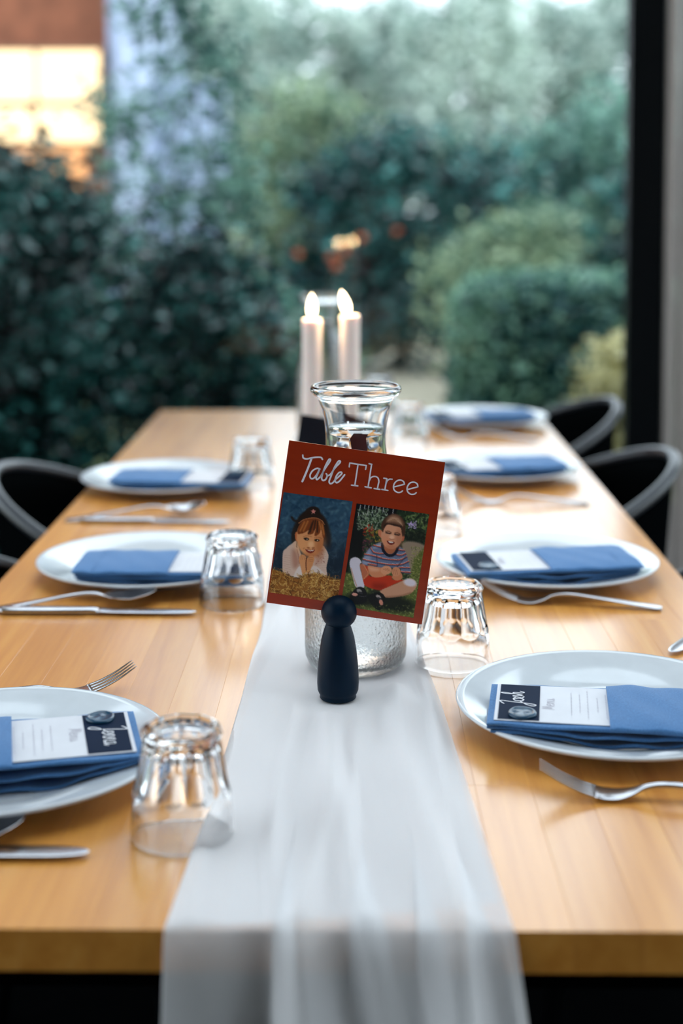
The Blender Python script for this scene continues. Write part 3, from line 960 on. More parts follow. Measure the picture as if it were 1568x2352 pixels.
def snapshot_two():
    c = Canvas(1600, 2080, .2, (34, 50, 34))
    c.dabs(900, 200, 1568, 100, 1000, 32, [(72, 94, 58), (22, 34, 26), (100, 122, 80), (30, 46, 32), (10, 16, 14)], .85)
    # railings
    c.poly([(200, 40), (960, 160), (900, 330), (620, 250), (420, 380), (200, 360)], (9, 12, 18), 20, 1, False)
    for a in ((350, 105, 303, 330), (425, 100, 385, 295), (492, 100, 462, 250), (556, 115, 535, 230), (612, 120, 596, 220), (672, 130, 655, 220), (730, 140, 716, 230), (792, 150, 776, 220), (892, 165, 880, 240)):
        c.line([(a[0], a[1]), (a[2], a[3])], 11, (206, 206, 206), .9, 6)
    c.poly([(250, 340), (330, 350), (400, 460), (390, 800), (360, 960), (180, 1000), (120, 1230), (90, 1200)], (12, 16, 16), 40)
    c.dabs(330, 300, 800, 170, 500, 30, [(150, 166, 140), (108, 128, 96), (66, 88, 58), (180, 190, 170), (30, 46, 32)], .85)
    c.dabs(220, 1060, 1480, 230, 760, 34, [(96, 118, 62), (34, 48, 30), (18, 26, 20), (128, 146, 90)], .8)
    c.poly([(1080, 560), (1400, 520), (1390, 740), (1200, 780), (1090, 700)], (16, 22, 20), 70, .7)
    c.dabs(45, 370, 560, 420, 600, 26, [(186, 54, 28), (140, 34, 20), (90, 30, 20)], .85)
    c.dabs(60, 450, 700, 520, 700, 24, [(188, 150, 54), (140, 106, 40), (90, 92, 44)], .8)
    c.dabs(50, 380, 560, 660, 840, 24, [(134, 58, 84), (90, 40, 58), (60, 40, 44)], .8)
    c.dabs(40, 1130, 1265, 360, 480, 24, [(190, 164, 212), (160, 132, 190), (214, 196, 230)], .9)
    # path and grass
    c.poly([(1040, 720), (1400, 750), (1400, 1000), (1250, 1250), (1120, 1200)], (148, 128, 108), 40)
    c.poly([(1400, 790), (1240, 1960), (0, 1790), (90, 1200), (210, 1240), (700, 1700), (1100, 1600), (1180, 1180), (1230, 960)], (92, 100, 44), 40, 1, False)
    c.dabs(1700, 20, 1400, 1200, 1960, 24, [(138, 148, 74), (64, 78, 34), (168, 174, 104), (48, 60, 28), (110, 118, 52)], .7)
    c.dabs(200, 1180, 1400, 780, 1300, 22, [(138, 140, 74), (72, 84, 38), (170, 160, 110)], .7)
    c.ell(900, 1720, 360, 130, (12, 19, 14), 8, .6, .93)
    c.ell(380, 1640, 300, 120, (14, 22, 16), 0, .6, .85)
    # shorts and legs
    c.poly([(370, 1050), (430, 1090), (480, 1120), (510, 1270), (830, 1250), (880, 1320), (1060, 1322), (890, 1400), (710, 1490), (560, 1475), (400, 1412), (374, 1320)], (190, 50, 22), 14)
    c.poly([(560, 1380), (760, 1400), (700, 1490), (560, 1470)], (120, 26, 12), 80, .6)
    c.poly([(330, 1080), (400, 1080), (470, 1180), (480, 1250), (375, 1320), (360, 1200)], (188, 104, 72), 14)
    c.line([(390, 1060), (430, 1140), (470, 1220), (380, 1330)], 10, (232, 150, 96), .8)
    c.poly([(166, 1050), (186, 985), (255, 955), (320, 975), (360, 1040), (332, 1090), (374, 1290), (402, 1450), (268, 1445), (218, 1290), (176, 1130)], (214, 206, 218), 10)
    c.line([(190, 1140), (240, 1320), (280, 1430)], 16, (196, 140, 112), .8, 14)
    c.poly([(670, 1510), (900, 1400), (1070, 1325), (1175, 1296), (1250, 1345), (1268, 1430), (1170, 1545), (1000, 1592), (760, 1612)], (200, 146, 116), 12)
    c.ell(1160, 1365, 105, 62, (228, 218, 228), 10, .5, .95)
    c.line([(760, 1605), (1000, 1585), (1170, 1535)], 24, (130, 80, 56), .6, 30)
    # striped shirt
    c.poly([(705, 715), (590, 745), (480, 825), (366, 1035), (470, 1092), (600, 1112), (620, 1125), (980, 1130), (1020, 1200), (1165, 1222), (1172, 1190), (1112, 930), (1060, 830), (960, 768), (860, 850)], (104, 114, 142), 12)
    c.poly([(480, 830), (370, 1035), (470, 1085), (520, 930)], (176, 180, 204), 60, .6)
    c.poly([(590, 750), (700, 716), (700, 770), (560, 810)], (190, 196, 214), 40, .6)
    for pts in ([(520, 815), (560, 880), (640, 900), (720, 905)], [(410, 915), (560, 940), (720, 985), (880, 1005), (1000, 1005), (1110, 950)], [(385, 1000), (470, 1020), (610, 1048), (800, 1082), (1000, 1082), (1140, 1030)],
                [(470, 1075), (610, 1100)], [(900, 905), (1000, 930), (1090, 900)], [(980, 1130), (1160, 1135)], [(1010, 1200), (1168, 1212)], [(930, 840), (1070, 850)], [(560, 770), (690, 800)]):
        c.line(pts, 24, (44, 52, 76), .7, 10)
        c.line([(p[0], p[1] - 14) for p in pts], 13, (226, 92, 52), .95, 6)
        c.line([(p[0], p[1] - 26) for p in pts], 7, (214, 206, 206), .7, 5)
    c.line([(610, 920), (625, 1110)], 12, (40, 40, 60), .7, 14)
    c.line([(1090, 940), (950, 1110)], 12, (40, 34, 50), .7, 14)
    # neck, collar
    c.poly([(715, 730), (735, 840), (805, 895), (885, 885), (945, 790), (900, 740)], (172, 100, 66), 12)
    c.line([(705, 735), (722, 840), (790, 916), (880, 918), (940, 852), (962, 775)], 46, (16, 20, 36), 1, 8)
    # head
    c.ell(675, 565, 36, 68, (206, 120, 84), -14)
    c.ell(1040, 632, 30, 60, (188, 96, 64), 10)
    c.ell(862, 600, 176, 218, (216, 152, 118), 4, .08)
    c.ell(800, 690, 110, 90, (224, 138, 98), 0, 1.2, .6)
    c.ell(985, 640, 60, 140, (176, 106, 76), 0, 1.0, .6)
    c.ell(850, 790, 90, 40, (186, 108, 74), 0, 1.0, .6)
    c.poly([(700, 505), (688, 420), (740, 328), (830, 262), (920, 243), (1020, 288), (1082, 400), (1082, 560), (1042, 612), (1022, 520), (1012, 462), (900, 436), (800, 412), (745, 474), (716, 545)], (70, 42, 30), 12)
    c.poly([(790, 330), (880, 258), (990, 300), (1050, 420), (900, 385), (800, 385)], (172, 126, 96), 60, .85)
    for k in range(6):
        c.line([(770 + 16 * k, 380 - 10 * k), (860 + 22 * k, 300 + 4 * k), (1000 + 10 * k, 390 + 12 * k)], 9, (206, 166, 136), .35)
    c.line([(740, 440), (800, 405), (900, 425), (1010, 450)], 22, (34, 20, 16), .8, 18)
    c.line([(760, 530), (810, 528), (850, 546)], 16, (96, 54, 36), .8, 12)
    c.line([(910, 556), (960, 552), (1000, 574)], 16, (96, 54, 36), .8, 12)
    c.line([(768, 552), (804, 560), (845, 566)], 20, (36, 22, 18), .95, 10)
    c.line([(912, 578), (950, 584), (986, 588)], 20, (36, 22, 18), .95, 10)
    c.ell(862, 625, 42, 36, (238, 184, 152), 0, 1, .9)
    c.line([(826, 652), (862, 664), (900, 658)], 10, (140, 72, 50), .7, 12)
    c.poly([(784, 684), (845, 694), (910, 704), (894, 738), (842, 748), (800, 726)], (112, 32, 26), 8)
    c.poly([(812, 690), (886, 702), (876, 716), (822, 712)], (238, 228, 218), 6)
    # arms and hands
    c.poly([(468, 1095), (600, 1112), (720, 1130), (790, 1190), (760, 1255), (640, 1285), (540, 1275), (490, 1220)], (212, 134, 94), 12)
    c.poly([(480, 1110), (640, 1140), (640, 1180), (520, 1180)], (232, 176, 146), 50, .7)
    c.ell(768, 1165, 92, 72, (222, 152, 114), -10)
    c.poly([(870, 1250), (1000, 1200), (1038, 1285), (960, 1335), (885, 1312)], (206, 128, 88), 12)
    c.ell(930, 1188, 74, 78, (214, 142, 104), 14)
    for k in range(3):
        c.line([(720 + 34 * k, 1150 + 14 * k), (800 + 24 * k, 1140 + 18 * k)], 8, (150, 82, 54), .6)
        c.line([(880 + 28 * k, 1150 + 4 * k), (890 + 32 * k, 1230)], 8, (150, 82, 54), .6)
    # sandals
    c.poly([(165, 1650), (180, 1570), (260, 1470), (340, 1440), (420, 1480), (450, 1580), (440, 1680), (330, 1730), (200, 1720)], (12, 13, 16), 12)
    c.poly([(450, 1590), (520, 1560), (600, 1530), (690, 1540), (750, 1620), (720, 1740), (690, 1820), (590, 1800), (500, 1690)], (12, 13, 16), 12)
    c.ell(322, 1508, 44, 30, (154, 146, 142), 20, .4); c.ell(345, 1540, 40, 18, (40, 40, 46), 20, .4)
    c.ell(248, 1566, 48, 26, (214, 150, 132), 6, .3)
    c.ell(640, 1602, 46, 26, (168, 152, 146), 30, .4); c.ell(655, 1634, 40, 16, (40, 40, 46), 30, .4)
    c.ell(682, 1694, 32, 48, (212, 140, 118), -20, .3)
    c.line([(440, 1590), (400, 1600), (330, 1590)], 8, (110, 112, 120), .6)
    c.dabs(120, 100, 1250, 1740, 1940, 22, [(138, 148, 74), (64, 78, 34), (168, 174, 104)], .6)
    return c

def s2l(c):
    c = np.clip(c / 255, 0, 1)
    return np.where(c <= .04045, c / 12.92, ((c + .055) / 1.055) ** 2.4)

def print_photo(name, label, canvas, quad_full, ox, oy, sc, gain, nu=120, nv=168):
    """quad_full: TL, TR, BR, BL of the print on the card"""
    q = [np.array(p, float) for p in quad_full]
    u = np.linspace(0, 1, nu)[None, :, None]; v = np.linspace(0, 1, nv)[:, None, None]
    P = (q[0] * (1 - u) + q[1] * u) * (1 - v) + (q[3] * (1 - u) + q[2] * u) * v
    colr = s2l(canvas.sample((P[..., 0] - ox) * sc, (P[..., 1] - oy) * sc)) * gain
    V = []
    for i in range(nv):
        for j in range(nu):
            x, y = card_xy(*P[i, j]); V.append((x, -.0005, y))
    F = [(i * nu + j, (i + 1) * nu + j, (i + 1) * nu + j + 1, i * nu + j + 1) for i in range(nv - 1) for j in range(nu - 1)]
    me = mesh(name, V, F)
    at = me.color_attributes.new('ink', 'FLOAT_COLOR', 'POINT')
    rgba = np.concatenate([np.clip(colr.reshape(-1, 3), 0, 1), np.ones((nu * nv, 1))], 1)
    at.data.foreach_set('color', rgba.astype(np.float32).ravel())
    o = link(name, me, 'print', card, False)
    o['label'] = label
GAIN = 1.0
print_photo('photo_print', 'printed snapshot of a child resting chin on fists above straw', snapshot_one(), ((651.5, 1126), (811, 1146), (774, 1380), (616, 1356)), 610, 1120, 7.84, GAIN)
print_photo('photo_print', 'printed snapshot of a child in striped shirt sitting on grass', snapshot_two(), ((820, 1150.5), (987.7, 1174.4), (950.5, 1413), (782, 1385)), 780, 1140, 7.127, GAIN)
tag(card, 'rust red card reading Table Three with two childhood snapshots', 'card')

# ================================================================== carafes
def carafe(label, loc, level=.232, droplets=True):
    root = empty('water_carafe', loc)
    outer = [(0, .002), (.030, .001), (.040, .0), (.0455, .004), (.0485, .011), (.0492, .02), (.0492, .105), (.0480, .125), (.0440, .150), (.0385, .172), (.0330, .190), (.0300, .203), (.0287, .215),
             (.0288, .224), (.0300, .236), (.0325, .248), (.0358, .257), (.0385, .2615), (.0412, .2630), (.0430, .2650), (.0436, .2680), (.0428, .2705), (.0410, .2718), (.0392, .2708)]
    inner = [(.0375, .2665), (.0345, .259), (.0305, .248), (.0276, .236), (.0264, .224), (.0263, .215), (.0276, .203), (.0306, .190), (.0361, .172), (.0416, .150), (.0456, .125), (.0467, .105), (.0467, .020), (.0450, .012), (.040, .0075), (.025, .0065), (0, .0065)]
    t = NT('condensed_glass')
    t.set(Base_Color=(.985, 1, .995, 1), IOR=1.47, Transmission_Weight=1.0, Roughness=0.02)
    v = t.coords('Object', (1, 1, .7))
    vor = t.n('ShaderNodeTexNoise', Scale=420.0, Detail=2)
    t.l(v, vor.inputs['Vector'])
    sx = t.n('ShaderNodeSeparateXYZ'); t.l(t.coords('Object'), sx.inputs[0])
    mr = t.n('ShaderNodeMapRange'); mr.inputs['From Min'].default_value = .19; mr.inputs['From Max'].default_value = .10
    t.l(sx.outputs['Z'], mr.inputs['Value'])
    rg = t.n('ShaderNodeMath', operation='MULTIPLY_ADD'); rg.inputs[1].default_value = .22; rg.inputs[2].default_value = .01
    t.l(mr.outputs[0], rg.inputs[0]); t.l(rg.outputs[0], t.p.inputs['Roughness'])
    b = t.n('ShaderNodeBump'); b.inputs['Distance'].default_value = .0012
    t.l(mr.outputs[0], b.inputs['Strength']); t.l(vor.outputs['Fac'], b.inputs['Height']); t.l(b.outputs['Normal'], t.p.inputs['Normal'])
    link('glass_body', lathe_mesh('glass_body', outer + inner, 96), t.m if droplets else 'glass', root)
    wr = [(r - .0002, z) for r, z in inner if z < level - .002]
    top_r = float(np.interp(level, [z for r, z in inner][::-1], [r for r, z in inner][::-1])) - .0002
    prof = [(0, level - .001), (top_r - .004, level - .001), (top_r - .001, level - .0004), (top_r, level + .0004)] + [(max(0, r), z + .0002) for r, z in wr]
    link('water', lathe_mesh('water', prof, 96), 'water', root)
    tag(root, label, 'carafe', 'glass water carafes on the runner')
    return root
carafe('glass water carafe standing behind the rust red card and peg doll', (.001, 1.352, TZ + .0012))
carafe('glass water carafe at the far end, behind the lit candles', (-.062, 2.72, TZ + .0012), .222)

# ================================================================== black card behind the carafe
bc = empty('black_sign', (-.014, 1.85, TZ + .0012))
link('sign_board', box_mesh('sign_board', -.0565, .0565, -.0012, .0012, -.145, 0, .0004), 'black_card', bc, False, (-.0005, 0, .1605), (R(-3), R(9.5), 0))
link('block_stand', box_mesh('block_stand', -.03, .03, -.012, .012, 0, .022, .002, 2), 'black_paint', bc, False)
tag(bc, 'small black sign standing half hidden behind the front carafe', 'sign')

# ================================================================== candles
def candle(label, x, y, h, lean, stand):
    root = empty('lit_candle', (x, y, TZ + .0012))
    r = .0142
    z0 = .018
    prof = [(0, z0), (r, z0), (r, z0 + .01), (r * .99, h * .6), (r * 1.0, h - .012), (r * 1.04, h - .004), (r * .99, h), (r * .85, h + .001), (r * .6, h - .003), (0, h - .004)]
    link('wax_body', lathe_mesh('wax_body', prof, 40), 'candle', root)
    hold = [(0, 0), (.0255, 0), (.0265, .003), (.0235, .007), (.020, .012), (.0185, .03), (.0165, .03), (.0160, .0175), (0, .0175)]
    link('candle_holder', lathe_mesh('candle_holder', hold, 40), 'glass', root)
    wp = crom([(0, 0, h - .004), (lean * .1, 0, h + .004), (lean * .3, 0, h + .009)], 5)
    link('wick', tube_mesh('wick', wp, .0008, 6), 'wick', root)
    fl = [(0, .002), (.0035, .005), (.0062, .011), (.0068, .017), (.0056, .025), (.0032, .033), (0, .039)]
    f = link('flame', lathe_mesh('flame', fl, 24), 'flame', root, True, (lean * .1, 0, h - .001), (0, lean * 14, 0))
    L = bpy.data.lights.new('flame_light', 'POINT'); L.energy = .25; L.color = (1, .66, .33); L.shadow_soft_size = .012
    lo = bpy.data.objects.new('flame_light', L); COL.objects.link(lo); lo.parent = root; lo.location = (lean * .3, 0, h + .02)
    tag(root, label, 'candle', 'lit candles on the runner')
candle('left of the two lit ivory candles behind the front carafe', -.062, 2.05, .278, .0, 0)
candle('right of the two lit ivory candles, with its flame leaning left', -.007, 2.05, .284, -.02, 0)

# ================================================================== tumblers
def tumbler_mesh():
    nf, n = 10, 120
    H = .078
    def plane(z):   # apothem of the fluted facets, mouth (z=0) stands on the table
        return np.interp(z, [.031, .036, .050, .068, H], [.0352, .0322, .0297, .0270, .0256])
    zs = list(np.linspace(.004, .024, 6)) + list(np.linspace(.027, .046, 14)) + list(np.linspace(.050, .070, 8))
    prof = [(.0352, 0), (.0362, .0008), (.0365, .0022)] + [(float(np.interp(z, [.004, .032, .048, .070], [.0364, .0346, .0340, .0304])), z) for z in zs]
    prof += [(.0296, .0735), (.0280, .0765), (.0258, .0780), (.0236, .0782), (.0222, .0772), (.0205, .0762), (.012, .0757), (0, .0756)]
    k0 = len(prof)
    inner = [(0, .0650), (.012, .0645), (.0195, .0628), (.0225, .0590), (.0250, .046), (.0290, .034), (.0322, .026), (.0336, .014), (.0345, .003), (.0347, .0006)]
    def rf(th, r, z, i):
        if i >= k0 or z < .025: return r
        w = 2 * PI / nf
        t = (th + w / 2) % w - w / 2
        p = plane(z) / math.cos(t) if z < .0735 else r * (math.cos(w / 2) / math.cos(t)) * 1.01
        # slightly hollow flutes
        p -= .0005 * math.cos(t / (w / 2) * PI / 2) if z < .0735 else 0
        return min(r, p)
    return lathe_mesh('tumbler', prof + inner, n, rf, close=True)
TUM = tumbler_mesh(); TUM.materials.append(M['glass'])
TUM.polygons.foreach_set('use_smooth', [True] * len(TUM.polygons))
TUM.set_sharp_from_angle(angle=R(24))
tumblers = [(.095, 1.357, 10, 'upturned glass tumbler right of the front carafe, beside the red card'),
            (.109, 1.915, 25, 'upturned glass tumbler half hidden behind the right edge of the red card'),
            (.100, 2.617, 40, 'blurred upturned tumbler just right of the carafe rim, beside third right plate'),
            (.052, 3.005, 5, 'farthest upturned tumbler, at the end of the table right of the candles'),
            (-.122, .981, 12, 'large upturned glass tumbler in the left foreground'),
            (-.137, 1.566, 30, 'upturned tumbler beside the second left plate, left of the red card'),
            (-.163, 2.223, 18, 'blurred upturned tumbler beside the farthest left plate')]
for x, y, rz, lb in tumblers:
    zoff = .0022 if abs(x) < .1 else .0004
    o = link('tumbler', TUM, None, None, False, (x, y, TZ + zoff), (0, 0, R(rz)))
    tag(o, lb, 'glass', 'upturned tumblers')

# ================================================================== plates
plate_prof = [(0, .0045), (.060, .0045), (.072, .0050), (.080, .0062), (.090, .0100), (.100, .0132), (.115, .0168), (.126, .0192), (.1310, .0205), (.1330, .0205), (.1338, .0193), (.1325, .0175),
              (.120, .0143), (.104, .0098), (.094, .0062), (.086, .0030), (.0800, .0022), (.0790, .0), (.0740, .0), (.0730, .0022), (0, .0022)]
PLATE = lathe_mesh('plate', plate_prof, 96); PLATE.materials.append(M['porcelain'])
SEATS = {
    'L1': dict(p=(-.280, 1.095), n=(-.270, 1.078), a=180 + 14, d='in the left foreground'),
    'L2': dict(p=(-.249, 1.693), n=(-.215, 1.634), a=180 - 1, d='second setting on the left side'),
    'L3': dict(p=(-.297, 2.220), n=(-.262, 2.158), a=180 - 5, d='farthest setting on the left side'),
    'R1': dict(p=(.221, 1.203), n=(.214, 1.158), a=-8, d='in the right foreground'),
    'R2': dict(p=(.231, 1.697), n=(.222, 1.652), a=8, d='second setting on the right side'),
    'R3': dict(p=(.235, 2.318), n=(.228, 2.270), a=12, d='third setting on the right side'),
    'R4': dict(p=(.256, 2.862), n=(.247, 2.816), a=9, d='farthest setting on the right'),
}

# napkin: folded layers with wavy edges and a pocket band on the diner's side
def slab_mesh(name, x0, x1, w, z0, z1, seed, wav=.0016, lift=None, nx=26, ny=14):
    """soft cloth slab with rounded, slightly wavy long edges"""
    g = np.random.default_rng(seed)
    ph = g.uniform(0, 6, 6)
    V, F = [], []
    th = (z1 - z0) / 2
    ring = []
    m = 8
    sec = []
    for k in range(ny + 1):
        t = -1 + 2 * k / ny
        sec.append((t, 1))
    # cross-section loop: top from -w..w, rounded side, bottom back
    loop = [(-1 + 2 * k / ny, 1.0, 0) for k in range(ny + 1)]
    side = [(1, math.cos(a), math.sin(a)) for a in np.linspace(0, PI, 7)[1:-1]]
    loop_all = [(t, 1.0, 0.0) for t, _, _ in loop] + [(1, c, s) for _, c, s in side] + [(t, -1.0, 0.0) for t, _, _ in reversed(loop)] + [(-1, -c, s) for _, c, s in side]
    nl = len(loop_all)
    for i in range(nx + 1):
        f = i / nx
        x = x0 + (x1 - x0) * f
        e = min(f, 1 - f) * nx
        sc = 1.0 if e >= 1.5 else (.55 + .3 * e)      # rounded ends
        for (t, c, s) in loop_all:
            wob = wav * (math.sin(f * 11 + ph[0] + (0 if t > 0 else 2)) + .6 * math.sin(f * 23 + ph[1]))
            y = t * (w / 2 - th) + (th * s + wob) * (1 if t > 0 else -1) * (abs(t) ** 3)
            zc = (z0 + z1) / 2
            if lift: zc += lift(f, t)
            zz = zc + th * c * sc + .0004 * math.sin(f * 17 + t * 5 + ph[2]) * (1 if c > 0 else 0)
            V.append((x, y, zz))
    for i in range(nx):
        for j in range(nl):
            a, b = i * nl + j, i * nl + (j + 1) % nl
            F.append((a, b, b + nl, a + nl))
    F.append(tuple(range(nl))); F.append(tuple(reversed(range(nx * nl, (nx + 1) * nl))))
    me = mesh(name, V, F)
    bm = bmesh.new(); bm.from_mesh(me); bmesh.ops.recalc_face_normals(bm, faces=bm.faces); bm.to_mesh(me); bm.free()
    me.materials.append(M['napkin'])
    me.polygons.foreach_set('use_smooth', [True] * len(me.polygons))
    me.set_sharp_from_angle(angle=R(50))
    return me
NL, NW = .103, .098
PLR = [r for r, z in plate_prof[:10]]; PLH = [z for r, z in plate_prof[:10]]
def plate_z(r): return float(np.interp(r, PLR, PLH))
NTOP = .0280      # height of the napkin's flat top above the table
def napkin_meshes(dx, dy, ang, seed):
    """layers that sag into the plate; (dx, dy): plate centre seen from the napkin"""
    c, s_ = math.cos(-ang), math.sin(-ang)
    cx, cy = dx * c - dy * s_, dx * s_ + dy * c
    T_ = .0030
    out = []
    for k, (x0, x1, w, share) in enumerate(((-NL + .004, NL - .002, NW - .006, 0.0), (-NL + .001, NL, NW - .003, .5), (-NL + .001, NL - .001, NW, 1.0))):
        flat = NTOP - .0032 * (3 - k)
        me = slab_mesh('folded_layer', x0, x1, w, flat, flat + T_, seed + k, wav=.0014 if k < 2 else .0008)
        if k < 2:
            for v in me.vertices:
                r = math.hypot(v.co.x - cx, v.co.y - cy)
                sag = max(0.0, (NTOP - .0032 * 3) - (plate_z(r) + .0006))
                wv = (.0016 * math.sin(v.co.x * 120 + seed + k * 2)) * min(1, (v.co.y / (NW / 2)) ** 2) * (1 if sag > .004 else 0)
                v.co.z -= sag * (1 - share) - wv * (1 - k * .3)
        out.append(me)
    return out
POCKET = slab_mesh('pocket_band', -.004, NL + .002, NW + .006, .0010, .0048, 4, wav=.0012, lift=lambda f, t: -.0024 * abs(t) ** 4)
# hem seam across the band
HEM = mesh('hem_seam', *tube_data([(NL - .022, y, .0049 - .0024 * abs(y / (NW / 2 + .002)) ** 4) for y in np.linspace(-NW / 2 - .001, NW / 2 + .001, 11)], .0003, 5))
MENU = box_mesh('menu_card', -.0965, .030, -.0435, .0435, 0, .0005)
MENU.materials.append(M['paper'])
TAG = box_mesh('name_tag', -.0935, -.0600, -.0415, .0415, .0006, .0010)
TAG.materials.append(M['navy_paper'])

def to_card(zz):
    # writing direction: text right = +y, text up = -x of the napkin frame
    return lambda a, b: (-b, a, zz)
def scrawl(seed, width, h):
    """tiny illegible-at-this-size line of print as short loops"""
    g = np.random.default_rng(seed)
    out = []
    x = -width / 2
    while x < width / 2:
        L = g.uniform(.003, .008)
        pts = [(x + k * L / 6, h * (.5 if k % 2 else -.5) * g.uniform(.4, 1)) for k in range(7)]
        out.append(pts); x += L + .0018
    return out
def menu_print():
    st = []
    # heading "Menu"
    hx, hy, s = -.014, .048, .0078
    def P(pts): return [(hx + a * s, hy + b * s) for a, b in pts]
    for pts in ([(0, 0), (.25, 1.3), (.45, .2), (.75, 1.3), (.95, 0)], [(1.2, .4), (1.55, .5), (1.45, .8), (1.2, .6), (1.2, .15), (1.45, 0), (1.7, .2)],
                [(1.9, .75), (1.95, 0), (2.0, .5), (2.25, .75), (2.35, .4), (2.4, 0)], [(2.65, .75), (2.65, .25), (2.85, 0), (3.1, .3), (3.15, .75), (3.2, 0), (3.4, .15)]):
        st.append((crom(P(pts), 5), .0007))
    for q, (yy, wd) in enumerate(((.038, .05), (.031, .036), (.0245, .062), (.0165, .03), (.0095, .058), (.002, .05), (-.006, .034), (-.0135, .06), (-.021, .04))):
        for pts in scrawl(q + 3, wd, .0012):
            st.append(([(a, b + yy - .004) for a, b in pts], .00035))
    return ribbon_mesh('menu_print', st, to_card(.00065))
MPRINT = menu_print(); MPRINT.materials.append(M['ink'])

GLY = {  # brush-script letters, x-height 1, each ends at its advance width
    'J': ([[(.2, 1.75), (.55, 2.0), (.95, 2.05), (.75, 1.0), (.5, -.4), (.2, -1.1), (-.1, -.9), (.1, -.4), (.7, .1), (1.0, .3)]], 1.0),
    'o': ([[(.55, .95), (.15, .75), (.1, .2), (.45, 0), (.75, .35), (.6, .9), (.95, .75)]], .85),
    's': ([[(.0, .1), (.45, 1.0), (.6, .45), (.45, .02), (.1, .08)], [(.45, .02), (.8, .3)]], .75),
    'h': ([[(.0, .3), (.5, 1.6), (.5, 2.1), (.25, 1.6), (.15, 0)], [(.15, 0), (.4, .9), (.65, .9), (.6, .2), (.8, 0), (1.05, .35)]], 1.0),
    'e': ([[(.0, .3), (.45, .5), (.5, .9), (.2, .8), (.1, .25), (.4, 0), (.75, .3)]], .7),
    'n': ([[(.1, .9), (.12, 0)], [(.12, 0), (.35, .85), (.6, .85), (.58, .15), (.75, 0), (.95, .3)]], .85),
    'a': ([[(.6, .9), (.2, .8), (.1, .15), (.4, .05), (.65, .85), (.6, .2), (.75, 0), (.95, .3)]], .85),
}
def name_mesh(word):
    adv = sum(GLY[c][1] for c in word)
    s = .0092
    x = -adv * s / 2 + .008
    st = []
    for c in word:
        gl, a = GLY[c]
        for pts in gl:
            st.append((crom([(x + px * s, .0735 + py * s) for px, py in pts], 5), .0011))
        x += a * s
    return ribbon_mesh('name_lettering', st, to_card(.00125))

def seal_mesh():
    V, F = [], []
    n = 40
    g = np.random.default_rng(9)
    ph = g.uniform(0, 6, 3)
    prof = [(1.0, .0), (1.04, .0012), (1.0, .0024), (.90, .0029), (.80, .0027), (.74, .0020), (.4, .0021), (.15, .0024)]
    for r, z in prof:
        for k in range(n):
            th = 2 * PI * k / n
            w = 1 + .05 * math.sin(2 * th + ph[0]) + .03 * math.sin(3 * th + ph[1]) + .02 * math.sin(5 * th + ph[2])
            zz = z + (.0005 * math.sin(3 * th) if r < .5 and r > .2 else 0)
            V.append((.0118 * r * w * math.cos(th), .0118 * r * w * math.sin(th), zz))
    V.append((0, 0, .0024))
    for i in range(len(prof) - 1):
        for k in range(n):
            a, b = i * n + k, i * n + (k + 1) % n
            F.append((a, b, b + n, a + n))
    for k in range(n):
        F.append(((len(prof) - 1) * n + k, (len(prof) - 1) * n + (k + 1) % n, len(V) - 1))
    F.append(tuple(reversed(range(n))))
    return mesh('wax_seal', V, F)
SEAL = seal_mesh(); SEAL.materials.append(M['wax'])

for key, S in SEATS.items():
    px, py = S['p']; nx_, ny_ = S['n']; a = R(S['a']); d = S['d']
    pz = TZ + .0004
    pl = link('dinner_plate', PLATE, None, None, True, (px, py, pz))
    tag(pl, 'round white porcelain plate, ' + d, 'plate', 'white plates along the table')
    nk = empty('napkin', (nx_, ny_, pz), a)
    for L in napkin_meshes(px - nx_, py - ny_, a, int(abs(S['a'])) + len(d)):
        link('folded_layer', L, None, nk, False)
    link('pocket_band', POCKET, None, nk, False, (0, 0, NTOP))
    link('hem_seam', HEM, 'napkin', nk, True, (0, 0, NTOP))
    tag(nk, 'folded blue napkin with pocket on the plate, ' + d, 'napkin', 'blue napkins on the plates')
    mz = pz + NTOP + .0004
    mc = empty('menu_card', (nx_, ny_, mz), a)
    link('card_sheet', MENU, None, mc, False)
    link('menu_text', MPRINT, None, mc, False)
    tag(mc, 'white menu card tucked into the blue napkin, ' + d, 'menu card', 'menu cards in the napkins')
    nt = empty('name_tag', (nx_, ny_, mz), a)
    link('tag_sheet', TAG, None, nt, False)
    nm = name_mesh('Jenna' if key[0] == 'L' else 'Josh') if key in ('L1', 'R1') else None
    if nm: link('name_lettering', nm, 'white_ink', nt, False)
    link('wax_seal', SEAL, None, nt, True, (-.0740, -.0300, .0010))
    tag(nt, 'navy name tag with wax seal on the menu card, ' + d, 'name tag', 'navy name tags on the menu cards')

# ================================================================== cutlery
def loft(name, stations, n=12):
    """stations: (x, z_centre, half width, half thickness); super-elliptic sections along x"""
    V, F = [], []
    for x, z, w, t in stations:
        for k in range(n):
            th = 2 * PI * k / n
            c, s = math.cos(th), math.sin(th)
            V.append((x, w * abs(c) ** .7 * (1 if c > 0 else -1), z + t * abs(s) ** .8 * (1 if s > 0 else -1)))
    for i in range(len(stations) - 1):
        for k in range(n):
            a, b = i * n + k, i * n + (k + 1) % n
            F.append((a, b, b + n, a + n))
    F.append(tuple(reversed(range(n)))); F.append(tuple(range((len(stations) - 1) * n, len(stations) * n)))
    return mesh(name, V, F)
def fine(st, k=4):
    return [tuple(p) for p in crom(st, k)]
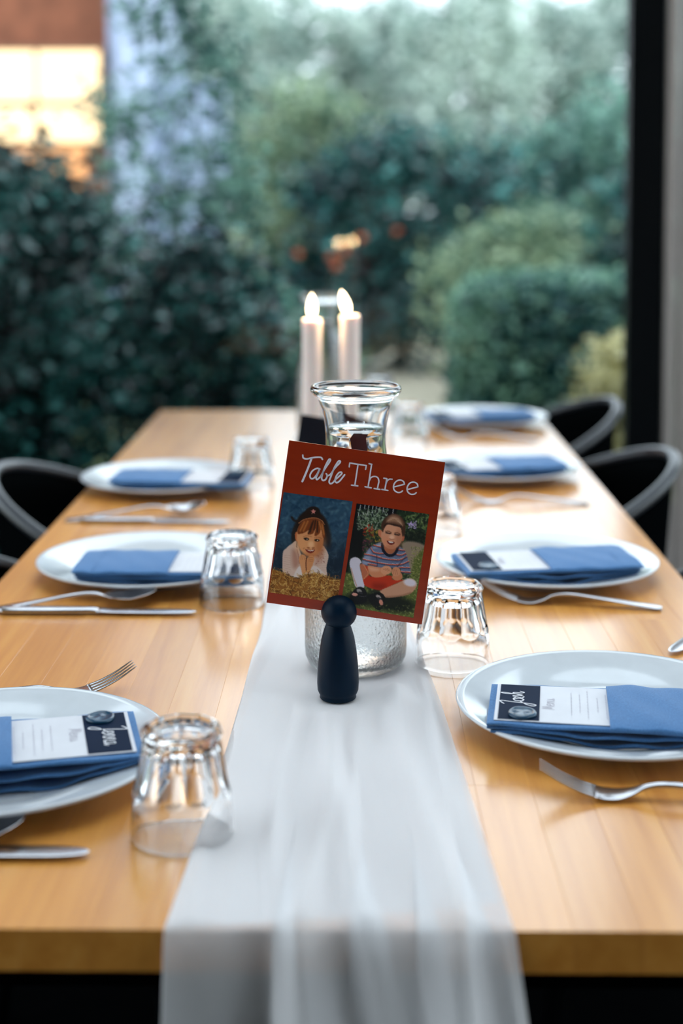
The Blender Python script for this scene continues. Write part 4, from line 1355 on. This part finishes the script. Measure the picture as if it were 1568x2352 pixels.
# fork: handle end at x=0, tines towards +x, resting on the table at the handle end and under the bowl
FORK_BODY = loft('handle', fine([(0, .0022, .004, .0012), (.004, .0022, .0085, .0014), (.03, .0050, .0078, .0016), (.07, .0095, .0050, .0018), (.10, .0120, .0032, .0020), (.118, .0100, .0034, .0018), (.130, .0052, .0075, .0014), (.140, .0028, .0108, .0012), (.150, .0028, .0118, .0011), (.157, .0042, .0118, .0010)]))
def tine(k):
    y = (-1.5 + k) * .0064
    st = fine([(.156, .0040, .0021, .0010), (.168, .0075, .0018, .0009), (.182, .0135, .0015, .0008), (.194, .0205, .0010, .0006), (.198, .0230, .0004, .0004)])
    me = loft('tine', st, 8)
    for v in me.vertices: v.co.y += y * (1 - .06 * (v.co.x - .156) / .04)
    return me
TINES = [tine(k) for k in range(4)]
SPOON_BOWL = None
def spoon_bowl():
    V, F = [], []
    nx, ny = 22, 14
    for lay in (0, 1):
        for i in range(nx + 1):
            f = i / nx
            x = .140 + .058 * f
            w = .0195 * math.sqrt(max(1e-4, 1 - (2 * abs(f - .52)) ** 2.2)) if f > 0 else .004
            w = max(w, .0012)
            for j in range(ny + 1):
                t = -1 + 2 * j / ny
                depth = .0085 * (1 - t * t) * math.sin(PI * min(1, max(0, f * .96 + .02)))
                zrim = .0105 + .006 * max(0, f - .5) * 2 + .002 * (1 - f)
                V.append((x, w * t, zrim - depth + (.0009 if lay == 0 else 0)))
    N = (nx + 1) * (ny + 1)
    for lay in (0, 1):
        for i in range(nx):
            for j in range(ny):
                a = lay * N + i * (ny + 1) + j
                q = (a, a + 1, a + ny + 2, a + ny + 1)
                F.append(q if lay == 0 else q[::-1])
    bd = [i * (ny + 1) for i in range(nx + 1)] + [nx * (ny + 1) + j for j in range(1, ny + 1)] + [i * (ny + 1) + ny for i in range(nx - 1, -1, -1)] + [j for j in range(ny - 1, 0, -1)]
    for a, b in zip(bd, bd[1:] + bd[:1]):
        F.append((a, b, b + N, a + N))
    me = mesh('bowl', V, F)
    bm = bmesh.new(); bm.from_mesh(me); bmesh.ops.recalc_face_normals(bm, faces=bm.faces); bm.to_mesh(me); bm.free()
    return me
SPOON_BOWL = spoon_bowl()
SPOON_BODY = loft('handle', fine([(0, .0022, .004, .0012), (.004, .0022, .0085, .0014), (.03, .0050, .0078, .0016), (.07, .0100, .0050, .0018), (.11, .0150, .0032, .0020), (.130, .0150, .0034, .0018), (.143, .0118, .0050, .0012)]))
KNIFE_BODY = loft('handle', fine([(0, .0040, .004, .0026), (.004, .0040, .0085, .0036), (.04, .0040, .0085, .0036), (.085, .0040, .0070, .0036), (.100, .0040, .0060, .0034), (.108, .0040, .0070, .0022)]))
KNIFE_BLADE = loft('blade', fine([(.106, .0040, .0072, .0016), (.125, .0038, .0090, .0010), (.165, .0036, .0092, .0009), (.195, .0036, .0082, .0008), (.209, .0036, .0050, .0006), (.214, .0036, .0012, .0004)]))
for nm_, lv in (('peg', .12), ('navy_paper', .1), ('steel_black', .12), ('black_card', .2)):
    M[nm_].node_tree.nodes['Principled BSDF'].inputs['Specular IOR Level'].default_value = lv
for me in TINES + [FORK_BODY, SPOON_BODY, SPOON_BOWL, KNIFE_BODY, KNIFE_BLADE]:
    me.materials.append(M['steel'])
def cutlery(kind, label, x, y, ang, group):
    """x, y: end of the handle; ang: direction the head points to"""
    root = empty(kind, (x, y, TZ + .0003), R(ang))
    if kind == 'fork':
        link('handle', FORK_BODY, None, root)
        for t in TINES: link('tine', t, None, root)
    elif kind == 'spoon':
        link('handle', SPOON_BODY, None, root); link('bowl', SPOON_BOWL, None, root)
    else:
        link('handle', KNIFE_BODY, None, root); link('blade', KNIFE_BLADE, None, root)
    tag(root, label, kind, group)
G = 'steel cutlery beside the plates'
def towards(kind, label, tip, ang, L):
    cutlery(kind, label, tip[0] - L * math.cos(R(ang)), tip[1] - L * math.sin(R(ang)), ang, G)
towards('fork', 'steel fork in the right foreground, tines raised towards the runner', (.140, 1.052), 173, .198)
towards('fork', 'steel fork in front of the second right plate', (.143, 1.578), 170, .198)
towards('fork', 'blurred steel fork in front of the third right plate', (.150, 2.105), 176, .198)
towards('fork', 'blurred steel fork in front of the farthest right plate', (.150, 2.690), 174, .198)
towards('knife', 'steel knife at the right frame edge, behind the foreground plate', (.312, 1.384), 234, .214)
towards('fork', 'steel fork whose tines show behind the left foreground plate', (-.203, 1.285), 22, .198)
towards('spoon', 'spoon tip at the left frame edge below the left foreground plate', (-.233, .976), 24, .198)
towards('knife', 'steel knife in the lower left corner, pointing at the runner', (-.181, .945), 0, .214)
towards('knife', 'steel knife in front of the second left plate', (-.172, 1.520), -1, .214)
towards('spoon', 'steel spoon crossing the knife in front of the second left plate', (-.222, 1.564), 13, .198)
towards('knife', 'blurred steel knife in front of the farthest left plate', (-.174, 1.960), -3, .214)
towards('spoon', 'blurred steel spoon in front of the farthest left plate', (-.215, 2.020), 14, .198)

# ================================================================== chairs
def make_chair():
    """tub chair facing -x, origin on the floor below the middle of its back rim"""
    root = empty('tub_chair', (0, 0, 0))
    def rim(t):
        ph = t * R(118)
        x = -.215 + .215 * math.cos(ph)
        y = .225 * math.sin(ph)
        z = .785 - .175 * (abs(t) ** 1.7)
        return np.array([x, y, z])
    ts = np.linspace(-1, 1, 49)
    path = [rim(t) for t in ts]
    link('rim_tube', tube_mesh('rim_tube', path, .0100, 12), 'tube', root)
    V, F = [], []
    nz = 10
    for t in ts:
        p = rim(t)
        for k in range(nz + 1):
            f = k / nz
            zz = p[2] * (1 - f) + .44 * f
            q = 1 - .10 * f
            V.append(((p[0] + .2) * q - .2 - .004, p[1] * q, zz))
    for i in range(len(ts) - 1):
        for k in range(nz):
            a = i * (nz + 1) + k
            F.append((a, a + 1, a + nz + 2, a + nz + 1))
    sh = link('back_shell', mesh('back_shell', V, F), 'black_paint', root)
    md = sh.modifiers.new('thickness', 'SOLIDIFY'); md.thickness = .004; md.offset = 0
    seat = [(0, .43), (.17, .43), (.195, .435), (.20, .445), (.195, .455), (.17, .458), (0, .452)]
    s = link('seat', lathe_mesh('seat', seat, 40), 'black_paint', root, True, (-.22, 0, 0))
    for (sx, sy) in ((-1, -1), (-1, 1), (1, -1), (1, 1)):
        x0, y0 = -.22 + sx * .13, sy * .13
        link('leg', tube_mesh('leg', [(x0, y0, .437), (-.22 + sx * .18, sy * .18, 0)], [.013, .010], 10), 'black_paint', root)
    return root
chairs = [(.520, 2.32, 0, 'black tub chair on the right whose whole rounded rim shows'),
          (.540, 2.95, 4, 'black tub chair farthest on the right, by the mullion'),
          (.575, 1.62, 0, 'black tub chair cut off by the right frame edge'),
          (-.555, 2.18, 180, 'black tub chair on the left whose curved rim shows'),
          (-.565, 1.62, 180, 'black tub chair cut off by the left frame edge')]
ch0 = make_chair()
for i, (x, y, rz, lb) in enumerate(chairs):
    c = ch0 if i == 0 else copy_thing(ch0)
    c.location = (x, y, 0); c.rotation_euler = (0, 0, R(rz))
    tag(c, lb, 'chair', 'black tub chairs at the table')
